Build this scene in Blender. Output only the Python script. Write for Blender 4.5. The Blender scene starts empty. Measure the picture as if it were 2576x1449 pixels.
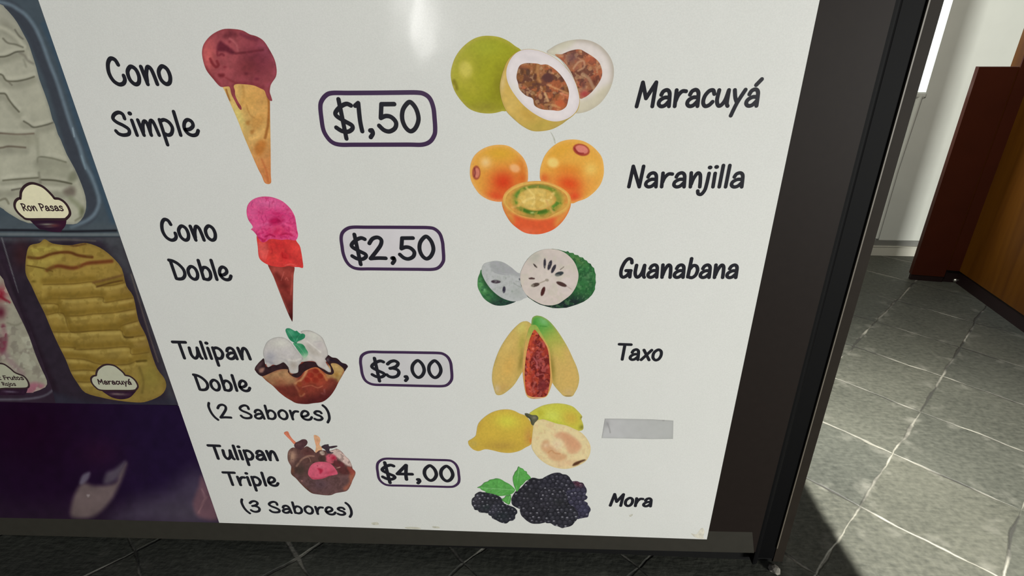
import bpy, bmesh, math, random
import numpy as np
from mathutils import Matrix, Vector
from mathutils.geometry import delaunay_2d_cdt

S = bpy.context.scene
C = S.collection
# ------------------------------------------------------------------ camera
CAM_H, FPX, YP = 1.175, 1367.6, 0.9291          # eye height, focal length in photo pixels, distance of the poster wall
PITCH, YAW, ROLL = 0.43943, -0.06441, 0.013537
def axes(p, y, r):
    cy, sy = math.cos(y), math.sin(y)
    f = np.array([sy*math.cos(p), cy*math.cos(p), -math.sin(p)])
    ri = np.array([cy, -sy, 0.0]); dn = np.cross(f, ri)
    return math.cos(r)*ri + math.sin(r)*dn, -math.sin(r)*ri + math.cos(r)*dn, f
R_, D_, F_ = axes(PITCH, YAW, ROLL)
cd = bpy.data.cameras.new('camera'); cam = bpy.data.objects.new('camera', cd); C.objects.link(cam)
cd.sensor_width = 36.0; cd.lens = 36.0*FPX/2576.0; cd.clip_start = 0.02
m = Matrix.Identity(4)
for i in range(3):
    m[i][0], m[i][1], m[i][2] = R_[i], -D_[i], -F_[i]
m[2][3] = CAM_H
cam.matrix_world = m
S.camera = cam
# ------------------------------------------------------------------ world, lights, exposure
S.view_settings.view_transform = 'Standard'; S.view_settings.look = 'None'
S.view_settings.exposure = 0.0; S.view_settings.gamma = 1.0; S.view_settings.use_curve_mapping = False
w = bpy.data.worlds.new('world'); S.world = w; w.use_nodes = True
w.node_tree.nodes['Background'].inputs[0].default_value = (0.86, 0.9, 1.0, 1)
w.node_tree.nodes['Background'].inputs[1].default_value = 0.06
def area(name, loc, target, sx, sy, power, col):
    l = bpy.data.lights.new(name, 'AREA'); l.shape = 'RECTANGLE'; l.size = sx; l.size_y = sy; l.energy = power; l.color = col
    o = bpy.data.objects.new(name, l); C.objects.link(o); o.location = loc
    o.rotation_euler = (Vector(target)-Vector(loc)).to_track_quat('-Z', 'Y').to_euler()
    return o
area('poster_fill_light', (4.9, -4.5, 1.0), (-0.25, YP, 0.7), 2.0, 1.3, 480, (1.0, 1.0, 0.955))  # unseen fill light, added low to brighten the poster but little of the floor
area('window_daylight', (0.6, 3.75, 1.9), (1.95, 3.1, 1.3), 0.8, 0.9, 110, (0.9, 0.94, 1.0))
pl = bpy.data.lights.new('ceiling_spot', 'SPOT'); pl.energy = 425; pl.shadow_soft_size = 0.006; pl.color = (1.0, 0.98, 0.9)
pl.spot_size = math.radians(80); pl.spot_blend = 1.0
plo = bpy.data.objects.new('ceiling_spot', pl); C.objects.link(plo); plo.location = (0.512, 1.30, 1.87)
plo.rotation_euler = (Vector((0.84, 1.02, 0))-plo.location).to_track_quat('-Z', 'Y').to_euler()
gl = bpy.data.lights.new('spot_glow', 'POINT'); gl.energy = 92; gl.shadow_soft_size = 0.009; gl.color = (1.0, 0.96, 0.86)
glo = bpy.data.objects.new('spot_glow', gl); C.objects.link(glo); glo.location = (0.512, 1.30, 1.87)

def mirrored(px, py, yl):
    """point on the plane y = yl that the glossy poster shows at a photo point"""
    d = ((px-1288.0)/FPX)*R_ + ((py-724.5)/FPX)*D_ + F_
    t = (2*YP-yl)/d[1]; return Vector((float(d[0]*t), yl, float(CAM_H+d[2]*t)))
m0, m1 = mirrored(1052, 118, -3.2), mirrored(1038, -260, -3.2)
tl_ = area('wall_tube_lamp', (m0+m1)/2, (m0+m1)/2+Vector((0, 1, 0)), 0.10, (m1-m0).length, 11, (1.0, 0.98, 0.96))
tl_.rotation_euler = Matrix((Vector((1, 0, 0)), Vector((0, 0, 1)), Vector((0, -1, 0)))).transposed().to_euler()

# ------------------------------------------------------------------ helpers
def lin(c):
    c = np.asarray(c, float)/255.0
    return np.where(c <= 0.04045, c/12.92, ((c+0.055)/1.055)**2.4)
def ray(x, y):
    return ((x-1288.0)/FPX)*R_ + ((y-724.5)/FPX)*D_ + F_
def on_wall(x, y, yy=YP):
    """photo point -> (x, z) on the upright plane y = yy"""
    d = ray(x, y); t = yy/d[1]
    return float(d[0]*t), float(CAM_H+d[2]*t)
def on_floor(x, y):
    d = ray(x, y); t = -CAM_H/d[2]
    return float(d[0]*t), float(d[1]*t)
def walls(P):
    P = np.asarray(P, float)
    d = ((P[:, 0]-1288.0)/FPX)[:, None]*R_ + ((P[:, 1]-724.5)/FPX)[:, None]*D_ + F_
    t = YP/d[:, 1]
    return np.stack([d[:, 0]*t, CAM_H+d[:, 2]*t], 1)
def empty(name, loc, label=None, cat=None, group=None):
    o = bpy.data.objects.new(name, None); C.objects.link(o); o.location = loc; o.empty_display_size = 0.05
    if label: o['label'] = label; o['category'] = cat
    if group: o['group'] = group
    return o
def link(name, me, mat, parent=None, label=None):
    me.materials.append(mat)
    o = bpy.data.objects.new(name, me); C.objects.link(o)
    if parent is not None:
        o.parent = parent
        o.matrix_parent_inverse = world_of(parent).inverted()
    if label: o['label'] = label
    return o
def world_of(o):
    mm = Matrix.Translation(o.location)
    return world_of(o.parent) @ o.matrix_parent_inverse @ mm if o.parent else mm
def mesh(name, vs, fs):
    me = bpy.data.meshes.new(name); me.from_pydata([tuple(map(float, v)) for v in vs], [], [tuple(f) for f in fs]); me.update()
    return me
def bm_mesh(name, bm):
    bmesh.ops.recalc_face_normals(bm, faces=bm.faces)
    me = bpy.data.meshes.new(name); bm.to_mesh(me); bm.free(); return me
def box(bm, x0, x1, y0, y1, z0, z1, bev=0.0):
    r = bmesh.ops.create_cube(bm, size=1.0, matrix=Matrix.Translation(((x0+x1)/2, (y0+y1)/2, (z0+z1)/2)) @ Matrix.Diagonal((x1-x0, y1-y0, z1-z0, 1)))
    if bev:
        es = list({e for v in r['verts'] for e in v.link_edges})
        bmesh.ops.bevel(bm, geom=es, offset=bev, segments=2, affect='EDGES')
def prism(prof, z0, z1):
    """closed (x, y) outline raised from z0 to z1"""
    bm = bmesh.new(); n = len(prof)
    a = [bm.verts.new((x, y, z0)) for x, y in prof]; b = [bm.verts.new((x, y, z1)) for x, y in prof]
    for i in range(n): bm.faces.new((a[i], a[(i+1) % n], b[(i+1) % n], b[i]))
    bm.faces.new(a[::-1]); bm.faces.new(b)
    return bm
def smooth(pts, closed=True, n=5):
    P = np.asarray(pts, float); m_ = len(P); out = []
    rng = range(m_) if closed else range(m_-1)
    for i in rng:
        if closed: p0, p1, p2, p3 = P[i-1], P[i], P[(i+1) % m_], P[(i+2) % m_]
        else: p0, p1, p2, p3 = P[max(i-1, 0)], P[i], P[i+1], P[min(i+2, m_-1)]
        for k in range(n):
            t = k/n
            out.append(0.5*((2*p1)+(-p0+p2)*t+(2*p0-5*p1+4*p2-p3)*t*t+(-p0+3*p1-3*p2+p3)*t**3))
    if not closed: out.append(P[-1])
    return np.array(out)
# ------------------------------------------------------------------ materials
def principled(name):
    mt = bpy.data.materials.new(name); mt.use_nodes = True
    return mt, mt.node_tree.nodes, mt.node_tree.links, mt.node_tree.nodes['Principled BSDF']
def plain(name, rgb, rough=0.5, noise=0.0, scale=30.0, spec=0.5, bump=0.0, metal=0.0):
    mt, N, L, b = principled(name)
    c = lin(rgb)
    b.inputs['Roughness'].default_value = rough; b.inputs['Specular IOR Level'].default_value = spec; b.inputs['Metallic'].default_value = metal
    tc = N.new('ShaderNodeTexCoord'); nz = N.new('ShaderNodeTexNoise'); nz.inputs['Scale'].default_value = scale; nz.inputs['Detail'].default_value = 6
    L.new(tc.outputs['Object'], nz.inputs['Vector'])
    rp = N.new('ShaderNodeMix'); rp.data_type = 'RGBA'
    rp.inputs[6].default_value = (*(c*(1-noise)), 1); rp.inputs[7].default_value = (*(c*(1+noise)), 1)
    L.new(nz.outputs['Fac'], rp.inputs[0]); L.new(rp.outputs[2], b.inputs['Base Color'])
    if bump:
        bp = N.new('ShaderNodeBump'); bp.inputs['Strength'].default_value = bump; bp.inputs['Distance'].default_value = 0.01
        L.new(nz.outputs['Fac'], bp.inputs['Height']); L.new(bp.outputs['Normal'], b.inputs['Normal'])
    return mt
INK_K = 1.384                                   # printed tone of white vinyl 0.8
def printed():
    mt, N, L, b = principled('printed_ink')
    at = N.new('ShaderNodeAttribute'); at.attribute_name = 'ink'
    L.new(at.outputs['Color'], b.inputs['Base Color'])
    b.inputs['Roughness'].default_value = 0.22; b.inputs['Specular IOR Level'].default_value = 0.35
    return mt
PRINT = printed()
def ink(name, rgb):
    mt = plain(name, (0, 0, 0), 0.25, 0, 10, 0.35)
    c = lin(rgb)*INK_K
    for n_ in mt.node_tree.nodes:
        if n_.type == 'MIX': n_.inputs[6].default_value = (*(c*0.9), 1); n_.inputs[7].default_value = (*(c*1.1), 1)
    return mt
INK = ink('black_lettering_ink', (32, 32, 38)); VIOLET = ink('violet_frame_ink', (60, 42, 70))
BROWNINK = ink('dark_tag_ink', (52, 36, 40))
def vinyl():
    mt, N, L, b = principled('white_gloss_vinyl')
    tc = N.new('ShaderNodeTexCoord')
    nz = N.new('ShaderNodeTexNoise'); nz.inputs['Scale'].default_value = 2.2; nz.inputs['Detail'].default_value = 3; L.new(tc.outputs['Object'], nz.inputs['Vector'])
    fine = N.new('ShaderNodeTexNoise'); fine.inputs['Scale'].default_value = 420; fine.inputs['Detail'].default_value = 2; L.new(tc.outputs['Object'], fine.inputs['Vector'])
    a = N.new('ShaderNodeMix'); a.data_type = 'RGBA'; a.inputs[6].default_value = (0.775, 0.785, 0.735, 1); a.inputs[7].default_value = (0.83, 0.825, 0.80, 1); L.new(nz.outputs['Fac'], a.inputs[0])
    g = N.new('ShaderNodeMix'); g.data_type = 'RGBA'; g.blend_type = 'MULTIPLY'; g.inputs[0].default_value = 1
    mr = N.new('ShaderNodeMapRange'); mr.inputs[1].default_value = 0.3; mr.inputs[2].default_value = 0.7; mr.inputs[3].default_value = 0.965; mr.inputs[4].default_value = 1.03
    L.new(fine.outputs['Fac'], mr.inputs[0]); L.new(a.outputs[2], g.inputs[6]); L.new(mr.outputs[0], g.inputs[7]); L.new(g.outputs[2], b.inputs['Base Color'])
    b.inputs['Roughness'].default_value = 0.13; b.inputs['Specular IOR Level'].default_value = 0.4
    wv = N.new('ShaderNodeTexNoise'); wv.inputs['Scale'].default_value = 9; wv.inputs['Detail'].default_value = 2; L.new(tc.outputs['Object'], wv.inputs['Vector'])
    bp = N.new('ShaderNodeBump'); bp.inputs['Strength'].default_value = 0.12; bp.inputs['Distance'].default_value = 0.01
    L.new(wv.outputs['Fac'], bp.inputs['Height']); L.new(bp.outputs['Normal'], b.inputs['Normal'])
    return mt
VINYL = vinyl()
def slate():
    """slate floor: square tiles laid on the diagonal, worn pale grout"""
    mt, N, L, b = principled('slate_tile_floor')
    tc = N.new('ShaderNodeTexCoord')
    wob = N.new('ShaderNodeTexNoise'); wob.inputs['Scale'].default_value = 6; wob.inputs['Detail'].default_value = 5; L.new(tc.outputs['Object'], wob.inputs['Vector'])
    sub = N.new('ShaderNodeVectorMath'); sub.operation = 'SUBTRACT'; sub.inputs[1].default_value = (0.5, 0.5, 0.5); L.new(wob.outputs['Color'], sub.inputs[0])
    scl = N.new('ShaderNodeVectorMath'); scl.operation = 'SCALE'; scl.inputs['Scale'].default_value = 0.03; L.new(sub.outputs[0], scl.inputs[0])
    add = N.new('ShaderNodeVectorMath'); L.new(tc.outputs['Object'], add.inputs[0]); L.new(scl.outputs[0], add.inputs[1])
    def dot(v):
        d = N.new('ShaderNodeVectorMath'); d.operation = 'DOT_PRODUCT'; d.inputs[1].default_value = v; L.new(add.outputs[0], d.inputs[0]); return d.outputs['Value']
    def M(op, a, bb=None, c=None):
        n = N.new('ShaderNodeMath'); n.operation = op
        for i, q in enumerate((a, bb, c)):
            if q is None: continue
            if isinstance(q, (int, float)): n.inputs[i].default_value = q
            else: L.new(q, n.inputs[i])
        return n.outputs[0]
    def mapr(v, a0, a1, b0, b1):
        n = N.new('ShaderNodeMapRange'); L.new(v, n.inputs[0])
        for i, q in enumerate((a0, a1, b0, b1)): n.inputs[i+1].default_value = q
        return n.outputs[0]
    def noise(sc, det=6, vec=None):
        n = N.new('ShaderNodeTexNoise'); n.inputs['Scale'].default_value = sc; n.inputs['Detail'].default_value = det
        L.new(vec or tc.outputs['Object'], n.inputs['Vector']); return n.outputs['Fac']
    u = M('DIVIDE', M('ADD', dot((0.722, -0.692, 0)), U0), TU); v = M('DIVIDE', M('ADD', dot((0.692, 0.722, 0)), V0), TV)
    fu = M('ABSOLUTE', M('SUBTRACT', M('FRACT', u), 0.5)); fv = M('ABSOLUTE', M('SUBTRACT', M('FRACT', v), 0.5))
    edge = M('MAXIMUM', fu, fv)                                  # 0.5 at a joint
    gw = M('ADD', 0.466, M('MULTIPLY', noise(9, 5), 0.048))
    grout = mapr(M('SUBTRACT', edge, gw), -0.006, 0.006, 0, 1)
    tid = N.new('ShaderNodeCombineXYZ'); L.new(M('FLOOR', u), tid.inputs[0]); L.new(M('FLOOR', v), tid.inputs[1])
    wn = N.new('ShaderNodeTexWhiteNoise'); L.new(tid.outputs[0], wn.inputs['Vector'])
    big = noise(3.2, 4)
    sm_ = N.new('ShaderNodeMapping'); sm_.inputs['Rotation'].default_value = (0, 0, 0.77); sm_.inputs['Scale'].default_value = (1, 5, 1); L.new(tc.outputs['Object'], sm_.inputs[0])
    fine = M('ADD', M('MULTIPLY', noise(70, 8), 0.6), M('MULTIPLY', noise(26, 8, sm_.outputs[0]), 0.4))
    cr = N.new('ShaderNodeValToRGB'); cr.color_ramp.elements[0].position = 0.36; cr.color_ramp.elements[1].position = 0.68
    cr.color_ramp.elements[0].color = (0.045, 0.047, 0.042, 1); cr.color_ramp.elements[1].color = (0.115, 0.115, 0.102, 1)
    L.new(M('ADD', M('MULTIPLY', big, 0.3), M('MULTIPLY', fine, 0.7)), cr.inputs[0])
    tint = N.new('ShaderNodeMix'); tint.data_type = 'RGBA'; tint.blend_type = 'MULTIPLY'; tint.inputs[0].default_value = 1
    tr = N.new('ShaderNodeValToRGB'); tr.color_ramp.elements[0].color = (0.86, 0.90, 0.86, 1); tr.color_ramp.elements[1].color = (1.14, 1.15, 1.05, 1)
    L.new(wn.outputs['Value'], tr.inputs[0]); L.new(cr.outputs[0], tint.inputs[6]); L.new(tr.outputs[0], tint.inputs[7])
    # pale cement smears near the joints
    sm = M('MULTIPLY', mapr(noise(16, 9), 0.55, 0.72, 0, 1), mapr(M('MINIMUM', M('MULTIPLY', edge, 2.0), 1), 0.55, 1.0, 0.0, 0.5))
    s1 = N.new('ShaderNodeMix'); s1.data_type = 'RGBA'; L.new(sm, s1.inputs[0]); L.new(tint.outputs[2], s1.inputs[6]); s1.inputs[7].default_value = (0.27, 0.265, 0.23, 1)
    gc = N.new('ShaderNodeMix'); gc.data_type = 'RGBA'; L.new(mapr(noise(5.3, 4), 0.44, 0.60, 0, 1), gc.inputs[0]); gc.inputs[6].default_value = (0.05, 0.05, 0.045, 1); gc.inputs[7].default_value = (0.36, 0.35, 0.30, 1)
    fm = N.new('ShaderNodeMix'); fm.data_type = 'RGBA'; L.new(grout, fm.inputs[0]); L.new(s1.outputs[2], fm.inputs[6]); L.new(gc.outputs[2], fm.inputs[7])
    L.new(fm.outputs[2], b.inputs['Base Color'])
    b.inputs['Roughness'].default_value = 0.55; b.inputs['Specular IOR Level'].default_value = 0.3
    bp = N.new('ShaderNodeBump'); bp.inputs['Strength'].default_value = 0.5; bp.inputs['Distance'].default_value = 0.008
    L.new(M('SUBTRACT', M('ADD', M('MULTIPLY', fine, 0.5), big), grout), bp.inputs['Height']); L.new(bp.outputs['Normal'], b.inputs['Normal'])
    return mt
TU, TV = 0.300, 0.296
_c = on_floor(2164, 1274)                       # a joint crossing seen in the photo
U0 = -(0.722*_c[0]-0.692*_c[1])+40*TU; V0 = -(0.692*_c[0]+0.722*_c[1])+40*TV
def wood():
    mt, N, L, b = principled('orange_brown_varnished_wood')
    tc = N.new('ShaderNodeTexCoord'); mp = N.new('ShaderNodeMapping'); mp.inputs['Scale'].default_value = (9, 9, 0.7); L.new(tc.outputs['Object'], mp.inputs[0])
    nz = N.new('ShaderNodeTexNoise'); nz.inputs['Scale'].default_value = 2.5; nz.inputs['Detail'].default_value = 7; nz.inputs['Distortion'].default_value = 0.6; L.new(mp.outputs[0], nz.inputs['Vector'])
    cr = N.new('ShaderNodeValToRGB'); cr.color_ramp.elements[0].position = 0.3; cr.color_ramp.elements[1].position = 0.75
    cr.color_ramp.elements[0].color = (0.075, 0.024, 0.002, 1); cr.color_ramp.elements[1].color = (0.125, 0.046, 0.003, 1)
    L.new(nz.outputs['Fac'], cr.inputs[0]); L.new(cr.outputs[0], b.inputs['Base Color'])
    b.inputs['Roughness'].default_value = 0.3; b.inputs['Specular IOR Level'].default_value = 0.4
    return mt

# ------------------------------------------------------------------ printing: flat shapes with ink colours
def vnoise(P, scale, seed):
    q = P/scale + seed*17.31
    i = np.floor(q).astype(np.int64); f = q-i; f = f*f*(3-2*f)
    def h(a, b):
        n = (a*374761393 + b*668265263 + seed*1274126177) & 0xffffffff
        n = ((n ^ (n >> 13))*1274126177) & 0xffffffff
        return ((n ^ (n >> 16)) & 0xffff)/65535.0
    a = h(i[:, 0], i[:, 1]); b = h(i[:, 0]+1, i[:, 1]); c = h(i[:, 0], i[:, 1]+1); d = h(i[:, 0]+1, i[:, 1]+1)
    return (a*(1-f[:, 0])+b*f[:, 0])*(1-f[:, 1]) + (c*(1-f[:, 0])+d*f[:, 0])*f[:, 1]
def fbm(P, scale, seed):
    return (vnoise(P, scale, seed)*0.55+vnoise(P, scale*0.5, seed+7)*0.3+vnoise(P, scale*0.25, seed+13)*0.15)
def seg_dist(P, pts, closed):
    Q = np.asarray(pts, float); best = np.full(len(P), 1e18)
    n = len(Q)
    for i in range(n if closed else n-1):
        a, b = Q[i], Q[(i+1) % n]; ab = b-a; L2 = max(ab@ab, 1e-9)
        t = np.clip(((P-a)@ab)/L2, 0, 1)
        d = P-(a+t[:, None]*ab); best = np.minimum(best, (d*d).sum(1))
    return np.sqrt(best)
def inside(P, pts):
    Q = np.asarray(pts, float); r = np.zeros(len(P), bool); n = len(Q); j = n-1
    for i in range(n):
        (xi, yi), (xj, yj) = Q[i], Q[j]
        if yi != yj:
            c = ((yi > P[:, 1]) != (yj > P[:, 1])) & (P[:, 0] < (xj-xi)*(P[:, 1]-yi)/(yj-yi)+xi)
            r ^= c
        j = i
    return r
def sstep(x): x = np.clip(x, 0, 1); return x*x*(3-2*x)
def paint(P, outline, base, ops):
    col = np.tile(np.asarray(base, float), (len(P), 1))
    def mix(a, c):
        nonlocal col
        c = np.asarray(c, float); a = np.clip(a, 0, 1)[:, None]; col = col*(1-a)+c*a
    def ell(cx, cy, rx, ry, rot):
        d = P-np.array([cx, cy]); c, s = math.cos(rot), math.sin(rot)
        return np.sqrt(((d[:, 0]*c+d[:, 1]*s)/rx)**2+((-d[:, 0]*s+d[:, 1]*c)/ry)**2)
    for o in ops:
        k = o[0]
        if k == 'g': mix(o[7]*np.exp(-1.2*ell(*o[1:6])**2), o[6])
        elif k == 'e':
            sf = o[8] if len(o) > 8 else 0.15
            mix(o[7]*sstep((1-ell(*o[1:6]))/sf+0.5), o[6])
        elif k == 'r': mix(o[8]*np.exp(-((ell(*o[1:6])-1)/o[7])**2), o[6])
        elif k == 'p':
            q = smooth(o[1], True, 4); d = seg_dist(P, q, True); d = np.where(inside(P, q), d, -d)
            mix(o[3]*sstep(d/o[4]*0.5+0.5), o[2])
        elif k == 's':
            q = smooth(o[1], False, 4); d = seg_dist(P, q, False)
            mix(o[4]*sstep((o[2]*0.5-d)/o[5]+0.5), o[3])
        elif k == 'n': col = col*(1+o[2]*(fbm(P, o[1], o[3])-0.5)*2)[:, None]
        elif k == 'c': mix(o[4]*sstep((fbm(P, o[1], o[5])-o[2])/0.06+0.5), o[3])
        elif k == 'l':
            a = np.array(o[1], float); b = np.array(o[2], float); ab = b-a
            t = np.clip(((P-a)@ab)/(ab@ab), 0, 1); mix(o[4]*sstep(t), o[3])
        elif k == 'b': mix(o[3]*np.exp(-(seg_dist(P, outline, True)/o[1])**2), o[2])
        elif k == 'd':                                          # berry drupelets: size, seed
            sz, sd = o[1], o[2]; rs = np.random.RandomState(sd)
            x0, y0 = P.min(0); x1, y1 = P.max(0); sites = []
            yy = y0; r_ = 0
            while yy < y1+sz:
                xx = x0+(sz*0.5 if r_ % 2 else 0)
                while xx < x1+sz: sites.append((xx+rs.uniform(-.24, .24)*sz, yy+rs.uniform(-.2, .2)*sz)); xx += sz
                yy += sz*0.86; r_ += 1
            d1 = np.full(len(P), 1e9); d2 = d1.copy(); hl = np.zeros(len(P)); br = np.zeros(len(P))
            for q in sites:
                v = P-np.array(q); d = np.sqrt((v*v).sum(1)); near = d < d1
                d2 = np.where(near, d1, np.minimum(d2, d)); d1 = np.where(near, d, d1)
                hv = v-np.array([-0.06*sz, -0.17*sz]); amp = rs.uniform(0, 1)**1.6
                e = np.sqrt((hv[:, 0]/(0.24*sz))**2+(hv[:, 1]/(0.15*sz))**2)
                hl = np.where(near, amp*sstep((1-e)/0.7+0.3), hl); br = np.where(near, rs.uniform(0, 1), br)
            mix(0.7*sstep(1-(d2-d1)/(0.22*sz)), (26, 26, 30)); col = col*(0.9+0.22*br)[:, None]
            mix(0.30*sstep(1-d1/(0.5*sz)), (70, 68, 78)); mix(0.8*hl, (158, 156, 164))
    return np.clip(col, 0, 255)
LAYER = 0.0001
class Crop:
    """pixel frame of one patch of the poster; picture outlines are given in it"""
    def __init__(s, x0, y0, x1, y1, w): s.o = np.array([x0, y0], float); s.k = (x1-x0)/w
    def px(s, P): return s.o + np.asarray(P, float)*s.k
def shape(name, cr, pts, base, ops=(), lay=2, step=2.0, parent=None, label=None, sm=4, raw=False):
    """one printed flat shape: an outline filled with ink that varies over its own area"""
    q = np.asarray(pts, float) if raw else smooth(pts, True, sm)
    st = step/cr.k
    keep = [q[0]]
    for p in q[1:]:
        if np.linalg.norm(p-keep[-1]) > st*0.35: keep.append(p)
    if np.linalg.norm(keep[-1]-keep[0]) < st*0.35: keep.pop()
    q = np.array(keep)
    dense = []                                     # split long outline edges to the grid step
    for i in range(len(q)):
        a, b = q[i], q[(i+1) % len(q)]; n = max(1, int(np.linalg.norm(b-a)/(st*1.5)))
        for k in range(n): dense.append(a+(b-a)*k/n)
    q = np.array(dense)
    x0, y0 = q.min(0); x1, y1 = q.max(0)
    xs = np.arange(x0+st*0.5, x1, st); ys = np.arange(y0+st*0.5, y1, st*0.87)
    G = np.array([(x+(st*0.5 if j % 2 else 0), y) for j, y in enumerate(ys) for x in xs]) if len(xs) and len(ys) else np.zeros((0, 2))
    if len(G):
        G = G[inside(G, q)]
        if len(G): G = G[seg_dist(G, q, True) > st*0.45]
    A = np.vstack([q, G]) if len(G) else q
    n = len(q)
    r = delaunay_2d_cdt([Vector(a) for a in A], [], [list(range(n))], 1, 1e-6)
    V = np.array([(v[0], v[1]) for v in r[0]])
    col = lin(paint(V, q, base, ops))*INK_K
    W = walls(cr.px(V))
    me = bpy.data.meshes.new(name)
    fs = []
    for f in r[2]:
        a, b, c = W[f[0]], W[f[1]], W[f[2]]
        cz = (b[0]-a[0])*(c[1]-a[1])-(b[1]-a[1])*(c[0]-a[0])
        fs.append(f if cz > 0 else f[::-1])
    me.from_pydata([(x, YP-lay*LAYER, z) for x, z in W], [], fs); me.update()
    at = me.color_attributes.new('ink', 'FLOAT_COLOR', 'POINT')
    at.data.foreach_set('color', np.column_stack([np.clip(col, 0, 1), np.ones(len(col))]).astype(np.float32).ravel())
    return link(name, me, PRINT, parent, label)
def ribbon(paths, hw, lay, vs, fs, closed=False):
    """flat round-ended strokes in wall coordinates; crossing strokes lie a hair above one another"""
    for P in paths:
        y = YP-lay*LAYER-(len(fs) % 7)*0.00001
        P = np.asarray(P, float)
        T = np.roll(P, -1, 0)-np.roll(P, 1, 0) if closed else np.gradient(P, axis=0)
        T /= np.maximum(np.linalg.norm(T, axis=1), 1e-9)[:, None]; Nn = np.stack([-T[:, 1], T[:, 0]], 1)
        b = len(vs); n = len(P)
        for p, q in zip(P, Nn):
            a, c = p+q*hw, p-q*hw
            vs.append((a[0], y, a[1])); vs.append((c[0], y, c[1]))
        for i in range(n if closed else n-1):
            j = (i+1) % n
            fs.append((b+2*i+1, b+2*j+1, b+2*j, b+2*i))
        if not closed:
            for i, sg in ((0, -1), (n-1, 1)):
                a0 = math.atan2(T[i][1]*sg, T[i][0]*sg); k = len(vs)
                for a in range(9):
                    t = a0-math.pi/2+a*math.pi/8
                    vs.append((P[i][0]+hw*math.cos(t), y, P[i][1]+hw*math.sin(t)))
                fs.append(tuple(range(k, k+9)))
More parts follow.
